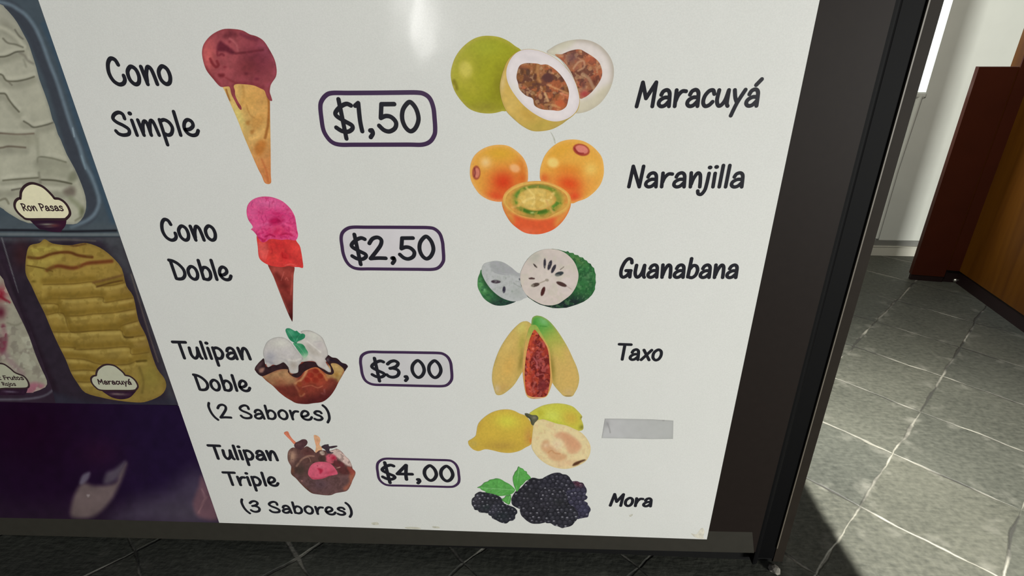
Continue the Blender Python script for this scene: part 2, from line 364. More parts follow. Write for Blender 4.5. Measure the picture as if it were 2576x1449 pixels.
# handwritten capitals and small letters as pen strokes: cap height 1, x-height about 0.68; 'o' closed loop, 'd' dot, 'k' angular
GL = {
 'C': (.64, [('s', [(.47, .73), (.41, .89), (.27, .93), (.13, .76), (.07, .46), (.14, .2), (.30, .07), (.46, .10), (.55, .22), (.55, .36)])]),
 'o': (.53, [('o', [(.20, .64), (.08, .48), (.09, .22), (.22, .07), (.36, .12), (.43, .32), (.40, .54), (.30, .65)])]),
 'n': (.54, [('k', [(.06, .65), (.13, .07)]), ('s', [(.14, .18), (.18, .42), (.28, .64), (.38, .58), (.43, .34), (.46, .07)])]),
 'S': (.60, [('s', [(.47, .70), (.45, .86), (.33, .93), (.17, .85), (.09, .70), (.18, .56), (.36, .44), (.50, .29), (.46, .12), (.28, .07), (.13, .12), (.06, .23)])]),
 'i': (.23, [('d', (.09, .89)), ('k', [(.09, .63), (.12, .07)])]),
 'm': (.70, [('k', [(.06, .64), (.12, .07)]), ('s', [(.13, .2), (.18, .46), (.26, .60), (.33, .52), (.36, .07)]), ('s', [(.36, .2), (.41, .46), (.48, .62), (.55, .55), (.62, .07)])]),
 'p': (.52, [('k', [(.07, .65), (.11, -.30)]), ('s', [(.08, .60), (.22, .65), (.36, .55), (.42, .34), (.34, .13), (.22, .07), (.13, .12)])]),
 'l': (.22, [('k', [(.08, .95), (.11, .07)])]),
 'e': (.55, [('s', [(.10, .28), (.24, .30), (.37, .42), (.36, .58), (.24, .65), (.12, .54), (.07, .33), (.14, .14), (.28, .06), (.42, .10), (.50, .24)])]),
 'D': (.62, [('k', [(.09, .92), (.12, .09)]), ('s', [(.04, .94), (.20, .90), (.38, .76), (.52, .52), (.52, .28), (.40, .11), (.24, .07), (.13, .09)])]),
 'b': (.52, [('k', [(.08, .94), (.10, .09)]), ('s', [(.10, .44), (.20, .61), (.34, .60), (.43, .42), (.40, .18), (.27, .06), (.11, .10)])]),
 'T': (.58, [('k', [(.02, .93), (.56, .92)]), ('k', [(.28, .92), (.31, .07)])]),
 'u': (.54, [('s', [(.07, .63), (.07, .28), (.15, .09), (.25, .10), (.35, .28), (.40, .63)]), ('k', [(.40, .63), (.43, .18), (.48, .07)])]),
 'a': (.54, [('s', [(.11, .48), (.16, .60), (.28, .65), (.38, .56), (.42, .34), (.45, .07)]), ('s', [(.40, .38), (.24, .38), (.10, .28), (.08, .15), (.17, .07), (.30, .10), (.41, .24)])]),
 '(': (.36, [('s', [(.12, 1.04), (.06, .80), (.09, .42), (.18, .12), (.30, -.08)])]),
 ')': (.34, [('s', [(.05, 1.04), (.16, .86), (.23, .55), (.22, .18), (.12, -.08)])]),
 '2': (.62, [('s', [(.08, .70), (.18, .88), (.33, .94), (.44, .84), (.42, .64), (.28, .38), (.09, .08)]), ('k', [(.09, .08), (.32, .10), (.55, .09)])]),
 '3': (.56, [('s', [(.09, .76), (.20, .89), (.34, .93), (.45, .82), (.40, .66), (.26, .56), (.17, .53)]), ('s', [(.24, .55), (.40, .48), (.47, .33), (.41, .14), (.26, .06), (.12, .10), (.05, .19)])]),
 's': (.48, [('s', [(.40, .53), (.34, .63), (.20, .64), (.11, .53), (.19, .42), (.33, .33), (.40, .19), (.31, .08), (.17, .07), (.06, .14)])]),
 'r': (.45, [('k', [(.07, .64), (.11, .07)]), ('s', [(.11, .26), (.16, .46), (.27, .60), (.40, .60)])]),
 'M': (.74, [('k', [(.06, .07), (.14, .92)]), ('k', [(.14, .92), (.34, .36)]), ('k', [(.34, .36), (.60, .92)]), ('k', [(.60, .92), (.61, .07)])]),
 'N': (.58, [('k', [(.07, .07), (.11, .92)]), ('k', [(.11, .92), (.44, .07)]), ('k', [(.44, .07), (.47, .92)])]),
 'c': (.47, [('s', [(.40, .50), (.33, .63), (.20, .60), (.09, .42), (.08, .20), (.17, .07), (.30, .10), (.40, .22)])]),
 'y': (.48, [('k', [(.06, .63), (.14, .36), (.24, .18)]), ('k', [(.42, .64), (.24, .18), (.13, -.28)])]),
 'j': (.26, [('d', (.13, .87)), ('s', [(.14, .63), (.14, .20), (.12, -.06), (.03, -.24), (-.08, -.22), (-.12, -.10)])]),
 'G': (.60, [('s', [(.46, .74), (.42, .88), (.30, .93), (.17, .78), (.08, .46), (.10, .18), (.20, .07), (.34, .14), (.45, .34)]), ('k', [(.28, .38), (.48, .38)]), ('k', [(.46, .38), (.48, .08)])]),
 'x': (.48, [('k', [(.08, .63), (.42, .07)]), ('k', [(.43, .63), (.06, .07)])]),
 'R': (.56, [('k', [(.09, .92), (.10, .07)]), ('s', [(.04, .93), (.24, .93), (.42, .80), (.38, .60), (.22, .48), (.12, .46)]), ('k', [(.18, .46), (.50, .07)])]),
 'P': (.54, [('k', [(.09, .92), (.12, .07)]), ('s', [(.04, .93), (.26, .92), (.44, .78), (.42, .56), (.26, .46), (.12, .46)])]),
 'F': (.46, [('k', [(.09, .92), (.10, .07)]), ('k', [(.08, .92), (.42, .90)]), ('k', [(.10, .52), (.36, .52)])]),
 't': (.36, [('s', [(.15, .88), (.15, .28), (.20, .09), (.30, .10)]), ('k', [(.02, .62), (.32, .62)])]),
 '$': (.52, [('k', [(.17, 1.06), (.30, -.16)]), ('s', [(.47, .87), (.36, .92), (.20, .83), (.07, .66), (.10, .54), (.30, .38), (.46, .26), (.47, .15), (.36, .06), (.20, .08), (.06, .19)])]),
 '1': (.28, [('k', [(.06, .86), (.14, .94)]), ('k', [(.14, .94), (.16, .40), (.20, .07)])]),
 ',': (.30, [('d', (.14, .09)), ('s', [(.17, .10), (.19, .0), (.13, -.12)])]),
 '5': (.58, [('k', [(.46, .90), (.14, .90)]), ('k', [(.14, .90), (.11, .48)]), ('s', [(.11, .48), (.24, .54), (.38, .50), (.49, .34), (.46, .16), (.32, .06), (.18, .10), (.06, .24)])]),
 '0': (.57, [('o', [(.24, .95), (.10, .74), (.07, .46), (.14, .20), (.27, .06), (.40, .16), (.48, .42), (.44, .70), (.34, .90)])]),
 '4': (.64, [('k', [(.38, .94), (.06, .40)]), ('k', [(.06, .40), (.58, .41)]), ('k', [(.39, .94), (.36, .40), (.37, .08)])]),
}
def word(text, L0, R0, B0, B1, T0, parent, slant=0.0, wt=0.145, mat=None, lay=3, name='lettering', label=None):
    """a line of lettering between two margins, on a base line, with a cap height, all on the poster's plane"""
    glyphs = []; x = 0.0
    for ch in text:
        if ch == ' ': x += 0.34; continue
        acc = ch == 'á'; adv, st = GL['a' if acc else ch]
        st = list(st) + ([('k', [(.26, .80), (.40, 1.0)])] if acc else [])
        glyphs.append((x, st)); x += adv
    xl, _ = on_wall(*L0); xr, _ = on_wall(*R0); b0 = on_wall(*B0); b1 = on_wall(*B1)
    cap = on_wall(*T0)[1]-b0[1]; hw = wt*cap*0.5
    ctl = []
    for gx, st in glyphs:
        for k, p in st: ctl += [(gx+p[0])] if k == 'd' else [gx+a for a, _ in p]
    cmin, cmax = min(ctl), max(ctl)
    lean = lambda yy: slant*yy*cap
    sx = (xr-xl-2*hw-slant*cap*0.6)/(cmax-cmin)
    def tr(px, py):
        X = xl+hw+(px-cmin)*sx
        t = (X-b0[0])/(b1[0]-b0[0])
        return (X+lean(py), b0[1]+(b1[1]-b0[1])*t+py*cap)
    vs, fs = [], []
    for gx, st in glyphs:
        for k, p in st:
            if k == 'd':
                c = tr(gx+p[0], p[1]); n = len(vs)
                for a in range(14): vs.append((c[0]+hw*1.3*math.cos(a*math.pi/7), YP-lay*LAYER, c[1]+hw*1.12*math.sin(a*math.pi/7)))
                fs.append(tuple(range(n, n+14)))
            elif k == 'o': ribbon([smooth([tr(gx+a, b) for a, b in p], True, 5)], hw, lay, vs, fs, closed=True)
            elif k == 's': ribbon([smooth([tr(gx+a, b) for a, b in p], False, 5)], hw, lay, vs, fs)
            else:
                q = [tr(gx+a, b) for a, b in p]
                ribbon([q if len(q) == 2 else smooth(q, False, 4)], hw, lay, vs, fs)
    return link(name, mesh(name, vs, fs), mat or INK, parent, label)
def loop(name, cr, pts, wpx, mat, lay, parent):
    q = walls(cr.px(smooth(pts, True, 5))); k = np.linalg.norm(walls([cr.o])-walls([cr.o+np.array([10, 0])]))/10
    vs, fs = [], []; ribbon([q], wpx*k*0.5, lay, vs, fs, closed=True)
    return link(name, mesh(name, vs, fs), mat, parent)

# ================================================================== the room
def on_vert(x, y, A, n):
    d = ray(x, y); t = ((A[0]*n[0]+A[1]*n[1]))/(d[0]*n[0]+d[1]*n[1])
    return Vector((float(d[0]*t), float(d[1]*t), float(CAM_H+d[2]*t)))
M_SLATE = slate()
M_PLASTER = plain('white_plaster', (206, 209, 200), 0.7, 0.07, 7, 0.3, 0.15)
M_SKIRT = plain('pale_skirting_paint', (196, 194, 180), 0.5, 0.1, 12)
M_SKIRT_D = plain('grey_skirting_paint', (120, 120, 114), 0.5, 0.1, 12)
def structure(o): o['kind'] = 'structure'; return o
bm = bmesh.new(); box(bm, -5.0, 5.5, -3.6, 4.6, -0.06, 0.0)
structure(link('floor', bm_mesh('floor', bm), M_SLATE))
wa, wb = on_floor(2194, 640), on_floor(2284, 642)
wdir = Vector((wb[0]-wa[0], wb[1]-wa[1], 0)).normalized(); wn = Vector((-wdir.y, wdir.x, 0))          # wn points away from the camera
if wn.y < 0: wn = -wn
LT, LB = on_vert(2370, 100, wa, wn), on_vert(2329, 228, wa, wn)      # upright edge of the window reveal
EDGE = (LT+LB)/2; SILL = on_vert(2320, 236, wa, wn).z
A0 = Vector((wa[0], wa[1], 0)); s_edge = (EDGE-A0).dot(wdir)
def wall_box(bm, s0, s1, z0, z1, d0, d1):
    a = math.atan2(wdir.y, wdir.x)
    mid = A0+wdir*((s0+s1)/2)+wn*((d0+d1)/2)
    bmesh.ops.create_cube(bm, size=1, matrix=Matrix.Translation((mid.x, mid.y, (z0+z1)/2)) @ Matrix.Rotation(a, 4, 'Z') @ Matrix.Diagonal((s1-s0, abs(d1-d0), z1-z0, 1)))
bm = bmesh.new()
wall_box(bm, s_edge, 3.2, 0, 2.7, 0, 0.32)
wall_box(bm, s_edge-0.95, s_edge, 0, SILL, 0, 0.32)
wall_box(bm, s_edge-0.95, s_edge, 2.1, 2.7, 0, 0.32)
wall_box(bm, -6.5, s_edge-0.95, 0, 2.7, 0, 0.32)
structure(link('wall_back', bm_mesh('wall_back', bm), M_PLASTER))
bm = bmesh.new()
wall_box(bm, s_edge-0.97, s_edge+0.002, SILL-0.02, SILL+0.008, -0.012, 0.3)
bmesh.ops.bevel(bm, geom=list(bm.edges), offset=0.006, segments=3, affect='EDGES')
win = structure(link('window_1', bm_mesh('window_1', bm), M_PLASTER))
bm = bmesh.new()
for s0, s1, z0, z1 in ((s_edge-0.95, s_edge-0.9, SILL, 2.1), (s_edge-0.05, s_edge, SILL, 2.1), (s_edge-0.5, s_edge-0.46, SILL, 2.1), (s_edge-0.95, s_edge, 2.05, 2.1), (s_edge-0.95, s_edge, SILL, SILL+0.05)):
    wall_box(bm, s0, s1, z0, z1, 0.25, 0.29)
link('window_frame', bm_mesh('window_frame', bm), M_SKIRT, win)
# rounded bead running down the wall under the sill
bm = bmesh.new()
p_top = on_vert(2315, 240, wa, wn); p_bot = on_vert(2253, 430, wa, wn)
st_ = (p_top-A0).dot(wdir); sb_ = (p_bot-A0).dot(wdir)
for (sa, za), (sc, zc) in (((st_, p_top.z), (sb_, p_bot.z)), ((sb_, p_bot.z), (sb_, 0.1))):
    P0 = A0+wdir*sa+Vector((0, 0, za)); P1 = A0+wdir*sc+Vector((0, 0, zc)); d = P1-P0
    bmesh.ops.create_cone(bm, cap_ends=True, segments=14, radius1=0.013, radius2=0.013, depth=d.length, matrix=Matrix.Translation((P0+P1)/2) @ d.to_track_quat('Z', 'Y').to_matrix().to_4x4())
bmesh.ops.create_uvsphere(bm, u_segments=14, v_segments=8, radius=0.013, matrix=Matrix.Translation(A0+wdir*st_+Vector((0, 0, p_top.z))))
structure(link('trim_1', bm_mesh('trim_1', bm), M_PLASTER))
zsk = on_vert(2240, 604, wa, wn).z
bm = bmesh.new(); wall_box(bm, -6.4, 3.1, 0.0, zsk*0.62, -0.016, 0.0); wall_box(bm, -6.4, 3.1, zsk*0.60, zsk*0.66, -0.02, 0.0)
base = structure(link('baseboard_back', bm_mesh('baseboard_back', bm), M_SKIRT))
bm = bmesh.new(); wall_box(bm, -6.4, 3.1, zsk*0.66, zsk, -0.010, 0.0)
link('skirting_cap', bm_mesh('skirting_cap', bm), M_SKIRT_D, base)

# ------------------------------------------------------------------ wooden half door and tall partition at the right
M_WOOD = wood(); M_WOOD_D = plain('dark_red_brown_wood', (62, 24, 12), 0.35, 0.2, 9, 0.3); M_PLINTH = plain('black_red_plinth', (26, 9, 10), 0.5, 0.3, 25)
M_STEEL = plain('dull_steel', (170, 168, 160), 0.35, 0.05, 40, 0.5, 0, 0.8)
g0, g1, g2 = on_floor(2288, 704), on_floor(2400, 713), on_floor(2576, 842)
gd = Vector((g1[0]-g0[0], g1[1]-g0[1], 0)).normalized(); gn = Vector((-gd.y, gd.x, 0))
ztop = on_vert(2440, 168, g0, gn).z; xg = on_vert(2440, 168, g0, gn)
def rect_prism(p, q, th, z0, z1, side):
    p, q = Vector((*p, 0)), Vector((*q, 0)); d = (q-p).normalized(); n = Vector((-d.y, d.x, 0))*side*th
    return prism([(p.x, p.y), (q.x, q.y), (q.x+n.x, q.y+n.y), (p.x+n.x, p.y+n.y)], z0, z1)
gm = on_floor(2370, 710.5)
gate = empty('wooden_panel_end', (g0[0], g0[1], 0), 'low dark end of the brown wooden panelling in front of the white wall', 'panel')
link('panel', bm_mesh('panel', rect_prism(g0, gm, 0.03, 0.03, ztop, 1)), M_WOOD_D, gate)
link('kick_strip', bm_mesh('kick_strip', rect_prism((g0[0]+.004, g0[1]+.004), (gm[0], gm[1]+.004), 0.02, 0.0, 0.03, 1)), M_PLINTH, gate)
pd = (Vector((*g2, 0))-Vector((*g1, 0))).normalized(); gfar = (g1[0]+pd.x*1.5, g1[1]+pd.y*1.5)
part = empty('wooden_partition', (g1[0], g1[1], 0), 'tall orange brown wooden partition at the right edge of the photo', 'partition')
gmb = (gm[0]+0.002, gm[1])
def footprint(ins):
    c = (g1[0]+ins, g1[1]+ins)
    return [(gmb[0], gmb[1]+ins), c, (gfar[0]+ins, gfar[1]), (gfar[0]+0.09, gfar[1]), (g1[0]+0.09, g1[1]+0.05), (gmb[0], gmb[1]+0.05)]
link('partition_panel', bm_mesh('partition_panel', prism(footprint(0), 0.07, 2.3)), M_WOOD, part)
link('end_board', bm_mesh('end_board', prism([(gmb[0], gmb[1]-.006), (g1[0]+.001, g1[1]-.006), (g1[0]+.001, g1[1]-.0004), (gmb[0], gmb[1]-.0004)], 0.07, 2.3)), M_WOOD_D, part, 'dark red brown end board')
link('plinth', bm_mesh('plinth', prism(footprint(0.012), 0.0, 0.07)), M_PLINTH, part)
bb = on_floor(2396, 707); bm = bmesh.new()
bmesh.ops.create_uvsphere(bm, u_segments=12, v_segments=8, radius=0.011, matrix=Matrix.Translation((bb[0], bb[1]-0.015, 0.011)))
link('floor_bolt', bm_mesh('floor_bolt', bm), M_STEEL, part, 'small steel bolt')

# ------------------------------------------------------------------ display cabinet that carries the posters
M_FRAME = plain('dark_bronze_frame_paint', (34, 28, 25), 0.5, 0.12, 60, 0.1)
M_RAIL = plain('worn_dark_grey_rail_paint', (54, 52, 46), 0.5, 0.15, 45, 0.25)
M_RUBBER = plain('black_rounded_post', (5, 5, 6), 0.6, 0.1, 50, 0.1)
M_LIP = plain('thin_grey_metal_lip', (104, 97, 86), 0.45, 0.2, 80, 0.4)
M_FLANGE = plain('brown_enamel_side', (43, 38, 33), 0.5, 0.15, 40, 0.06)
M_BLACK = plain('black_recess', (14, 14, 14), 0.7, 0.2, 60, 0.2)
XL = -1.95
x_flat = on_wall(2086, 660, YP+0.0015)[0]; x_lip0 = on_wall(2143, 690, YP+0.02)[0]; x_lip1 = on_wall(2148, 690, YP+0.018)[0]
x_out = on_wall(2172, 690, YP+0.024)[0]
cab = empty('display_cabinet', ((XL+x_out)/2, YP+0.35, 0), 'dark framed ice cream display cabinet standing on the slate floor, posters on its front', 'cabinet')
bm = bmesh.new(); box(bm, XL, x_out, YP+0.024, 1.62, 0.0, 1.29)
link('body', bm_mesh('body', bm), M_BLACK, cab)
bm = bmesh.new(); box(bm, x_lip1, x_out+0.0015, YP+0.0215, YP+0.3, 0.0, 1.29)
link('side_flange', bm_mesh('side_flange', bm), M_FLANGE, cab)
link('lid', bm_mesh('lid', prism([(XL, YP+0.024), (x_out+0.012, YP+0.024), (x_out-0.028, 1.62), (XL, 1.62)], 1.29, 1.33)), M_FRAME, cab)
link('edge_stile', bm_mesh('edge_stile', prism([(0.36, YP+0.024), (0.36, YP+0.0016), (x_flat, YP+0.0016), (x_flat, YP+0.024)], 0.054, 1.29)), M_FRAME, cab)
prof = [(x_flat, YP+0.024), (x_flat, YP+0.0016), (x_flat+0.004, YP+0.0016)]
for k in range(1, 7):
    a = k/6*math.pi/2; prof.append((x_flat+0.004+0.012*math.sin(a), YP+0.0016+0.015*(1-math.cos(a))))
prof += [(x_flat+0.018, YP+0.0206), (x_lip0, YP+0.0206), (x_lip0, YP+0.024)]
link('corner_post', bm_mesh('corner_post', prism(prof, 0.012, 1.29)), M_RUBBER, cab)
link('metal_lip', bm_mesh('metal_lip', prism([(x_lip0, YP+0.024), (x_lip0, YP+0.017), (x_lip1, YP+0.017), (x_lip1, YP+0.024)], 0.05, 1.29)), M_LIP, cab)
# bottom rail, leaning out a little at its foot
def wedge(name, tl, tr, br, bl, out, mat):
    a = [on_wall(*tl), on_wall(*tr)]; b = [on_wall(*br, YP-out), on_wall(*bl, YP-out)]
    f = [(a[0][0], YP+0.0014, a[0][1]), (a[1][0], YP+0.0014, a[1][1]), (b[0][0], YP-out, b[0][1]), (b[1][0], YP-out, b[1][1])]
    k = [(x, YP+0.024, z) for x, y, z in f]
    return link(name, mesh(name, f+k, [(3, 2, 1, 0), (4, 5, 6, 7), (0, 1, 5, 4), (1, 2, 6, 5), (2, 3, 7, 6), (3, 0, 4, 7)]), mat, cab)
wedge('bottom_rail', (-260, 1295), (1893, 1340), (1897, 1391), (-260, 1339), -0.0014, M_RAIL)
bm = bmesh.new(); box(bm, XL, 0.36, YP+0.0018, YP+0.023, 0.03, 1.29)
link('front_board', bm_mesh('front_board', bm), M_BLACK, cab)

# ------------------------------------------------------------------ stone chips on the floor
M_CHIP = plain('pale_stone_chip', (150, 146, 136), 0.8, 0.15, 60)
def chip(px, py, r, label, seed):
    bm = bmesh.new(); bmesh.ops.create_icosphere(bm, subdivisions=2, radius=1); rs = random.Random(seed)
    for v in bm.verts: v.co = Vector((v.co.x*r*(1+rs.uniform(-.25, .25)), v.co.y*r*1.1*(1+rs.uniform(-.25, .25)), max(v.co.z, -0.6)*r*0.45+r*0.26))
    o = link('stone_chip', bm_mesh('stone_chip', bm), M_CHIP); x, y = on_floor(px, py); o.location = (x, y, 0)
    o['label'] = label; o['category'] = 'stone'; return o
chip(1948, 1434, 0.0125, 'pale stone chip on the dark floor by the foot of the cabinet post', 3)

# ================================================================== white menu poster
I = Crop(0, 0, 2576, 1449, 2576)
bl, br_ = on_wall(550, 1315), on_wall(1778, 1357)
menu = empty('menu_poster', ((bl[0]+br_[0])/2, YP, (bl[1]+br_[1])/2), 'white glossy menu poster with cones, fruit and prices on the cabinet front', 'poster')
tl = on_wall(95, 0); tr_ = on_wall(2062, 0)
k = (1.285-tl[1])/(tl[1]-bl[1]); TL = (tl[0]+(tl[0]-bl[0])*k, 1.285)
k = (1.285-tr_[1])/(tr_[1]-br_[1]); TR = (tr_[0]+(tr_[0]-br_[0])*k, 1.285)
q = [bl, br_, TR, TL]
vs = [(x, YP, z) for x, z in q]+[(x, YP+0.0014, z) for x, z in q]
link('sheet', mesh('sheet', vs, [(0, 1, 2, 3), (7, 6, 5, 4), (0, 4, 5, 1), (1, 5, 6, 2), (2, 6, 7, 3), (3, 7, 4, 0)]), VINYL, menu)
for a in [
 ('Cono', (270, 185), (434, 195), (300, 217.5), (425, 216.5), (283, 142), 0, .145),
 ('Simple', (279, 302), (503, 327), (306, 344.5), (490, 344.5), (300, 278), 0, .145),
 ('Cono', (404, 578), (546, 588), (427, 608), (535, 608), (412, 548), 0, .145),
 ('Doble', (420, 652), (586, 696), (441, 705.5), (570, 707), (421, 651), 0, .15),
 ('Tulipan', (430, 860), (634, 904), (461, 904), (630, 906.5), (448, 857), 0, .155),
 ('Doble', (483, 942), (633, 978), (500, 983.5), (621, 986), (486, 940), 0, .155),
 ('(2 Sabores)', (523, 1027), (831, 1044), (553, 1053), (807, 1059), (562, 1016), 0, .15),
 ('Tulipan', (519, 1119), (702, 1157), (545, 1156), (697, 1160), (533, 1118), 0, .17),
 ('Triple', (557, 1188), (704, 1218), (582, 1222), (694, 1224), (573, 1186), 0, .165),
 ('(3 Sabores)', (605, 1265), (886, 1280), (637, 1289), (862, 1297), (641, 1258.5), 0, .165),
 ('Maracuyá', (1596, 271.5), (1918, 227), (1601.5, 272.7), (1909.5, 271), (1612.7, 201.8), .09, .143),
 ('Naranjilla', (1577, 473), (1879, 436), (1582, 474), (1873, 474.4), (1590, 413.4), .08, .145),
 ('Guanabana', (1556, 686), (1863, 672), (1569, 701), (1855, 702), (1579, 647), .09, .15),
 ('Taxo', (1548, 868), (1670, 882), (1559, 907), (1659, 909), (1571, 863), .12, .15),
 ('Mora', (1531, 1272), (1645.5, 1256), (1535, 1274), (1641, 1276), (1540, 1240), .12, .168),
]:
    word(a[0], *a[1:6], parent=menu, slant=a[6], wt=a[7])
# ---- price frames
c16, c17, c18, c19 = Crop(780, 200, 1130, 400, 2536), Crop(840, 550, 1140, 700, 2576), Crop(890, 860, 1160, 990, 2576), Crop(930, 1130, 1180, 1250, 2576)
P1 = [(400, 247), (285, 295), (208, 400), (190, 510), (208, 700), (240, 900), (300, 1030), (400, 1140), (540, 1187), (800, 1189), (1300, 1188), (1800, 1187), (2050, 1187), (2190, 1130), (2268, 1010), (2282, 890), (2270, 700), (2250, 520), (2190, 355), (2090, 268), (1950, 238), (1600, 239), (1200, 243), (700, 246)]
P2 = [(420, 184), (290, 215), (190, 300), (158, 420), (178, 600), (205, 760), (270, 920), (370, 1030), (520, 1082), (800, 1085), (1300, 1090), (1800, 1094), (2130, 1095), (2270, 1050), (2355, 940), (2372, 840), (2360, 640), (2345, 500), (2290, 330), (2180, 225), (2040, 194), (1700, 189), (1200, 186), (700, 185)]
P3 = [(410, 240), (270, 275), (185, 350), (163, 470), (180, 620), (205, 770), (260, 900), (350, 980), (500, 1026), (800, 1034), (1300, 1047), (1800, 1058), (2120, 1061), (2250, 1025), (2335, 930), (2357, 830), (2345, 650), (2325, 500), (2260, 370), (2150, 290), (2020, 266), (1700, 260), (1200, 251), (700, 245)]
P4 = [(430, 245), (300, 280), (215, 360), (195, 470), (210, 600), (235, 740), (290, 830), (390, 905), (520, 936), (800, 943), (1300, 956), (1800, 970), (2080, 976), (2200, 955), (2295, 880), (2322, 780), (2310, 650), (2290, 510), (2230, 390), (2130, 310), (2010, 286), (1700, 277), (1200, 262), (700, 250)]
for cr, P, wz, fill, txt, a, sl, wt, lab in (
    (c16, P1, 11.0, None, '$1,50', ((834.5, 283), (1059, 294), (860, 336), (1037, 335), (900, 254.5)), .07, .14, 'price tag reading $1,50'),
    (c17, P2, 8.6, (194, 190, 193), '$2,50', ((876, 613), (1096, 624.5), (905, 655.4), (1076, 654.5), (954, 594)), .07, .152, 'price tag reading $2,50'),
    (c18, P3, 7.6, (188, 186, 187), '$3,00', ((928.6, 921), (1114, 929), (948.7, 951), (1097, 952.7), (995, 905)), .07, .158, 'price tag reading $3,00'),
    (c19, P4, 6.9, None, '$4,00', ((955.4, 1181), (1144, 1192), (976, 1207.6), (1128, 1212.5), (1028, 1168)), .05, .168, 'price tag reading $4,00')):
    fr = loop('price_frame', cr, P, wz, VIOLET, 3, menu); fr['label'] = lab
    if fill: shape('frame_fill', cr, P, fill, [('n', 300, .02, 3)], 1, 5, fr)
    word(txt, *a, parent=fr, slant=sl, wt=wt, lay=4, name='price_lettering')
# ---- single cone
c = Crop(480, 50, 730, 480, 842)
pic = empty('cone_picture', (on_wall(600, 260)[0], YP, on_wall(600, 260)[1])); pic.parent = menu; pic.matrix_parent_inverse = world_of(menu).inverted(); pic['label'] = 'single cone picture, dark berry scoop'
def picture(name, px, py, label):
    x, z = on_wall(px, py); e = empty(name, (x, YP, z)); e.parent = menu; e.matrix_parent_inverse = world_of(menu).inverted(); e['label'] = label; return e
shape('waffle_cone', c, [(262, 545), (330, 535), (440, 525), (560, 545), (640, 580), (668, 640), (672, 800), (677, 1100), (678, 1300), (679, 1382), (630, 1383), (600, 1318), (560, 1240), (450, 985), (400, 855), (330, 695), (290, 605)], (196, 147, 84), [
 ('l', (660, 700), (340, 800), (203, 172, 105), .7), ('g', 405, 800, 40, 120, -.4, (196, 188, 112), .7), ('l', (560, 900), (660, 1380), (190, 112, 66), .85), ('g', 500, 690, 90, 120, .3, (200, 150, 80), .6),
 ('s', [(300, 590), (315, 640), (330, 680)], 14, (140, 85, 40), .8, 10), ('s', [(655, 640), (665, 740), (655, 880), (640, 960), (630, 1000)], 22, (140, 82, 36), .75, 18),
 ('p', [(470, 860), (500, 855), (495, 890), (470, 885)], (165, 112, 55), .8, 14), ('p', [(505, 940), (540, 930), (530, 965), (510, 965)], (168, 112, 55), .8, 14),
 ('p', [(545, 1070), (590, 1020), (640, 1040), (620, 1110), (580, 1150), (545, 1120)], (178, 108, 48), .8, 24), ('p', [(500, 1000), (550, 960), (600, 930), (640, 880), (600, 980), (530, 1020)], (212, 168, 100), .6, 20),
 ('p', [(520, 830), (600, 800), (620, 850), (560, 930), (510, 900)], (180, 128, 66), .6, 24), ('s', [(470, 720), (500, 800), (540, 830)], 10, (170, 118, 60), .5, 12), ('s', [(600, 1180), (640, 1280), (655, 1370)], 16, (170, 88, 50), .5, 16),
 ('s', [(440, 560), (450, 640), (430, 720)], 20, (178, 128, 66), .5, 20), ('s', [(560, 1190), (600, 1290), (640, 1375)], 14, (206, 140, 90), .5, 14), ('n', 45, .10, 5), ('n', 14, .06, 9)], 2, 1.8, pic)
